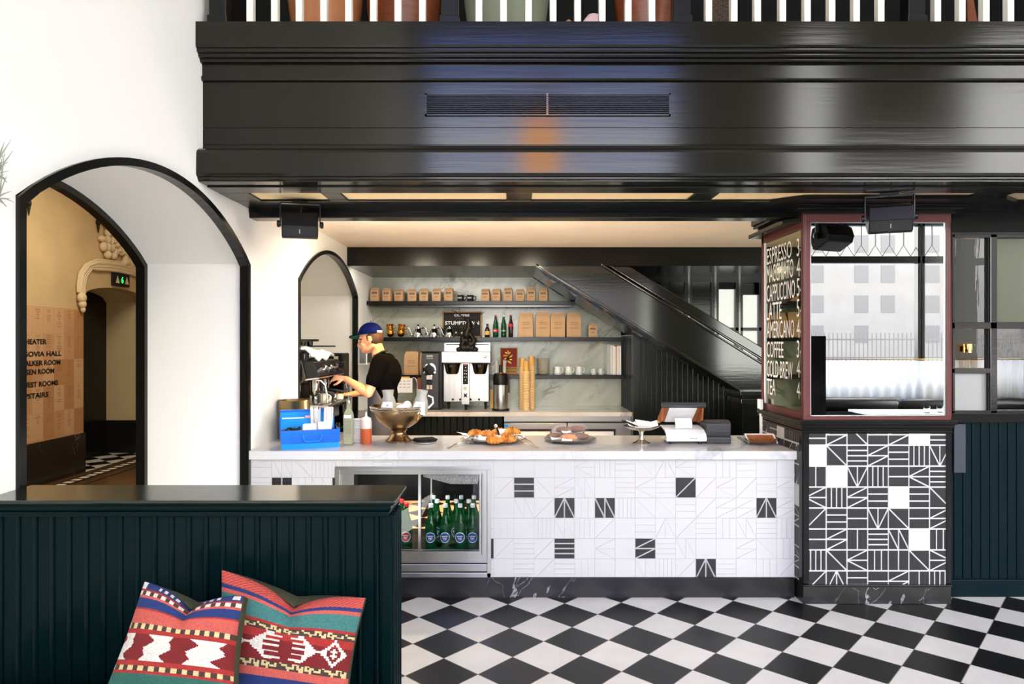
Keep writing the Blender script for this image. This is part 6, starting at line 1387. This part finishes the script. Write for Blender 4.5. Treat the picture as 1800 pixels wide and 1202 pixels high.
# cups on the drip tray
for i, (xx, yy, r, hh, m_, ds) in enumerate(((-1.63, 5.72, .045, .10, 'glassg', 'clear glass jar at the near end of the drip tray'), (-1.62, 5.83, .042, .085, 'cream2', 'cream cup second along the drip tray'), (-1.60, 5.95, .045, .09, 'silverplate', 'steel milk pitcher in the middle of the drip tray'), (-1.59, 6.07, .04, .08, 'glassg', 'glass cup right of the steel pitcher on the drip tray'), (-1.58, 6.22, .045, .05, 'wceramic', 'low white cup at the far end of the drip tray'))):
    m2 = mug(r, hh, m_, m_); m2.name = 'coffee_cup'; m2.location = (xx, yy, 1.177); m2['label'] = ds; m2['category'] = 'cup'; m2.rotation_euler.z = .4+i*.3
# espresso grinder behind
t = thing('espresso_grinder', (-1.75, 6.80, .93), 'black espresso grinder behind the machine beside the white arch wall', 'grinder')
MB().box(-1.82, -1.65, 6.7, 6.95, .93, 1.29, 'darksteel').build('body', t, bevel=.01); MB().box(-1.84, -1.655, 6.68, 6.95, 1.29, 1.59, 'plastic').build('hopper', t, bevel=.012); MB().box(-1.74, -1.70, 6.676, 6.68, 1.45, 1.56, 'cream2').build('dose_window', t)
t = thing('tamper', (X(589, 5.2), 5.2, ZT), 'black handled coffee tamper standing on the counter behind the oil bottle', 'tamper')
MB().lathe([(.028, E), (.029, .02), (.012, .03), (.011, .06), (.017, .09), (.015, .11), (.001, .112)], 'plastic', (X(594, 5.2), 5.2, ZT), 18).build('grip', t); MB().lathe([(.0295, .0015), (.0295, .014)], 'chrome', (X(594, 5.2), 5.2, ZT), 20).build('base', t)
mb = MB(); mb.lathe([(.06, E), (.065, .02), (.065, .05), (.058, .05), (.001, .03)], 'steel', (X(588, 5.05), 5.05, ZT), 24, caps=False); mb.build('knock_box', label='low steel knock box behind the napkins in the toolbox', cat='box')
# ================================================================ BARISTA
YM = 6.2
t = thing('person', (-1.16, YM, 0), 'barista in navy cap, black tee and grey apron working the espresso machine', 'person')
B = MB(); P = lambda x, z, y=0: Vector((x, YM+y, z)); sk = 'skin'
# legs, pelvis, torso (under the clothes)
for s_ in (-1, 1):
    B.cap(P(-1.15, .98, .09*s_), P(-1.16, .52, .10*s_), .088, .058, sk).cap(P(-1.16, .52, .10*s_), P(-1.14, .10, .10*s_), .056, .038, sk).cap(P(-1.13, .045, .10*s_), P(-1.30, .035, .115*s_), .038, .032, sk)
B.ell(P(-1.15, 1.0), (.115, .165, .13), sk).ell(P(-1.155, 1.15), (.105, .15, .16), sk).ell(P(-1.155, 1.38), (.118, .175, .19), sk).ell(P(-1.16, 1.50), (.095, .19, .085), sk)
# neck and head
B.cap(P(-1.185, 1.53), P(-1.235, 1.68), .060, .054, sk).cap(P(-1.20, 1.54), P(-1.22, 1.6), .064, .057, sk)
hr = Matrix.Rotation(-.16, 3, 'Y')
B.ell(P(-1.283, 1.745), (.104, .078, .108), sk, 24, rot=hr).ell(P(-1.318, 1.665), (.062, .056, .072), sk, 20, rot=hr).ell(P(-1.345, 1.625), (.026, .030, .026), sk, 14)
B.cap(P(-1.30, 1.635, -.035), P(-1.255, 1.665, -.05), .024, .026, sk).cap(P(-1.30, 1.635, .035), P(-1.255, 1.665, .05), .024, .026, sk)
B.cap(P(-1.374, 1.715), P(-1.394, 1.668), .010, .0135, sk).ell(P(-1.384, 1.664, -.010), .010, sk, 10).ell(P(-1.384, 1.664, .010), .010, sk, 10)
B.ell(P(-1.372, 1.646), (.012, .022, .006), sk, 10).ell(P(-1.368, 1.634), (.012, .020, .007), sk, 10).ell(P(-1.372, 1.735), (.016, .055, .012), sk, 14)
for s_ in (-1, 1): B.ell(P(-1.272, 1.728, .080*s_), (.019, .008, .030), sk, 14, rot=hr).ell(P(-1.276, 1.70, .078*s_), (.012, .009, .012), sk, 10); B.ell(P(-1.345, 1.68, .040*s_), (.026, .020, .026), sk, 12)
# arms
SHL, ELL, WRL = P(-1.163, 1.515, -.175), P(-1.255, 1.255, -.235), P(-1.478, 1.372, -.13)
SHR, ELR, WRR = P(-1.163, 1.515, .175), P(-1.275, 1.25, .21), P(-1.475, 1.218, .10)
for S_, E_, W_ in ((SHL, ELL, WRL), (SHR, ELR, WRR)):
    B.cap(S_, E_, .056, .043, sk).cap(E_, E_.lerp(W_, .35), .042, .043, sk).cap(E_.lerp(W_, .3), W_, .043, .027, sk)
def hand(Wp, fwd, palm_n, side, curl, spread):
    f = fwd.normalized(); nrm = (palm_n-f*palm_n.dot(f)).normalized(); sd = f.cross(nrm).normalized()*side
    c = Wp+f*.05
    rot = Matrix((f, sd, nrm)).transposed()
    B.ell(c, (.052, .040, .017), sk, 16, rot=rot); B.cap(Wp-f*.01, Wp+f*.03, .025, .022, sk)
    for k, (o_, L) in enumerate(((.030, .070), (.010, .080), (-.010, .074), (-.029, .058))):
        a = Wp+f*.088+sd*o_; d = (f+sd*spread*(1.5-k)*.3).normalized(); p = a; ang = curl*.45
        for j, l_ in enumerate((.45, .32, .25)):
            dd = (d*math.cos(ang)+nrm*math.sin(ang)); q_ = p+dd*L*l_; B.cap(p, q_, .0092-.0008*j, .0086-.0008*j, sk, 10); p = q_; ang += curl*.6
    b = Wp+f*.035+sd*.034; d1 = (f*.55+sd*.75+nrm*.3).normalized(); m1 = b+d1*.042; d2 = (f*.9+sd*.15+nrm*.45).normalized()
    B.cap(b, m1, .0125, .0105, sk, 10).cap(m1, m1+d2*.032, .0102, .0085, sk, 10)
hand(WRL, Vector((-1.0, .12, .10)), Vector((-.1, .55, -.8)), 1, .75, .5)
hand(WRR, Vector((-1.0, -.12, -.04)), Vector((-.1, .1, -1)), -1, .35, .6)
body = B.build('body', t, remesh=.0052, smooth=3)
# hair, ear detail, eyes, brow
mb = MB(); mb.ell(P(-1.262, 1.745), (.097, .084, .096), 'hair', 22, rot=hr)
mb.v = [v for v in mb.v]
keep = MB()
for i, f in enumerate(mb.f):
    c = sum((Vector(mb.v[j]) for j in f), Vector())/len(f)
    if (c.x > -1.262 and c.z > 1.665+(-1.19-c.x)*.2) or (c.z > 1.765 and c.x > -1.35): keep.f.append(f); keep.m.append(0); keep.sm.append(True)
keep.v = mb.v; keep.mats = mb.mats; keep.build('hair', t, solid=.006)
for s_ in (-1, 1):
    MB().cap(P(-1.302, 1.752, .0765*s_), P(-1.298, 1.715, .075*s_), .008, .004, 'hair', 8).build('sideburn', t)
    MB().ell(P(-1.360, 1.698, .037*s_), (.011, .0125, .0035), 'hair', 10, rot=Matrix.Rotation(.3, 3, 'Y')).build('eyelash', t)
    MB().tube([P(-1.384, 1.722, .018*s_), P(-1.376, 1.728, .04*s_), P(-1.352, 1.722, .058*s_)], .0045, 'hair', 6).build('eyebrow', t)
# cap
cz_, cxh = 1.775, -1.283; cr_ = Matrix.Rotation(-.10, 3, 'Y')
mb = MB(); mb.ell((cxh, YM, cz_), (.112, .089, .104), 'navy', 28, half=.54, rot=cr_); cp_ = mb.build('cap', t, solid=.004)
mb = MB(); n = 14; vs_ = []
for i in range(n+1):
    a = math.pi*(.5+i/n); 
    for r_ in (1.0, 1.0):
        pass
    bx_, by_ = -.108*abs(math.cos(a)), .088*math.sin(a)
    ox = -.108*abs(math.cos(a))-.088*abs(math.cos(a))**.55; oy = .086*math.sin(a)
    vs_ += [Vector((cxh+bx_, YM+by_, cz_-.004+bx_*.06-by_*.06)), Vector((cxh+ox, YM+oy, cz_-.006+ox*.14-oy*.20-.7*oy*oy))]
mb.add(vs_, [(2*i, 2*i+2, 2*i+3, 2*i+1) for i in range(n)], 'navy', True); mb.build('brim', cp_, solid=.005)
mb = MB(); mb.add([v-Vector((0, 0, .006)) for v in vs_], [(2*i, 2*i+2, 2*i+3, 2*i+1) for i in range(n)], 'capunder', True); mb.build('brim_underside', cp_)
mb = MB(); mb.ell((cxh, YM, cz_+.112), (.008, .008, .004), 'navy', 8); mb.build('button', cp_)
mb = MB()
for k in range(5):
    a = -.28-.12*k; b = a-.12; r0 = 1.015
    q = lambda a_, z_: (cxh+.112*r0*math.cos(a_), YM+.089*r0*math.sin(a_), z_)
    mb.add([q(a, cz_+.012), q(b, cz_+.012+.0), q(b, cz_+.030), q(a, cz_+.030)], [(0, 1, 2, 3)], 'paper')
mb.build('white_mark', cp_)
# tee shirt
S_ = MB(); tm = 'tee'
S_.ell(P(-1.153, 1.02), (.130, .180, .17), tm).ell(P(-1.155, 1.10), (.126, .176, .15), tm).ell(P(-1.155, 1.22), (.120, .168, .16), tm).ell(P(-1.155, 1.38), (.130, .190, .195), tm).ell(P(-1.162, 1.505), (.108, .200, .085), tm).cap(P(-1.18, 1.52), P(-1.20, 1.565), .085, .070, tm)
S_.ell(P(-1.125, 1.42), (.125, .175, .16), tm)
for a, b in ((SHL, ELL), (SHR, ELR)): S_.cap(a+Vector((0, 0, .005)), a.lerp(b, .62), .080, .066, tm)
S_.build('tee_shirt', t, remesh=.008, smooth=4)
# trousers and shoes
T2 = MB()
for s_ in (-1, 1): T2.cap(P(-1.15, .98, .09*s_), P(-1.16, .52, .10*s_), .105, .078, 'ink').cap(P(-1.16, .52, .10*s_), P(-1.14, .10, .10*s_), .078, .065, 'ink')
T2.ell(P(-1.15, 1.0), (.128, .178, .13), 'ink'); T2.build('trousers', t, remesh=.011, smooth=3)
for s_ in (-1, 1): MB().cap(P(-1.12, .05, .10*s_), P(-1.31, .042, .118*s_), .048, .042, 'plastic').build('shoe', t)
# apron
mb = MB(); n = 30; m_ = 16; vs_ = []
for i in range(n+1):
    a = math.pi*(.30+1.40*i/n); e = abs(i/n-.5)*2
    topz = (1.27-.17*((e-.62)/.38)**.8) if e > .62 else 1.38-.11*(e/.62)**1.6
    for j in range(m_+1):
        z = topz+(.50-topz)*j/m_; fl = 1+.18*max(0, (1.05-z))+.02*math.sin(i*1.3)*max(0, 1.1-z); g = 1.0 if z < 1.2 else 1.0+.06*(z-1.2)
        vs_.append((-1.155+.150*fl*g*math.cos(a), YM+.202*fl*g*math.sin(a), z))
mb.add(vs_, [(i*(m_+1)+j, i*(m_+1)+j+1, (i+1)*(m_+1)+j+1, (i+1)*(m_+1)+j) for i in range(n) for j in range(m_)], 'apron', True); ap = mb.build('apron', t, solid=.004)
mb = MB(); mb.tube([P(-1.285, 1.35, -.07), P(-1.265, 1.50, -.085), P(-1.235, 1.575, -.085), P(-1.17, 1.615, -.062), P(-1.132, 1.62, 0), P(-1.17, 1.615, .062), P(-1.235, 1.575, .085), P(-1.265, 1.50, .085), P(-1.285, 1.35, .07)], .0085, 'ink', 8); mb.build('neck_strap', ap)
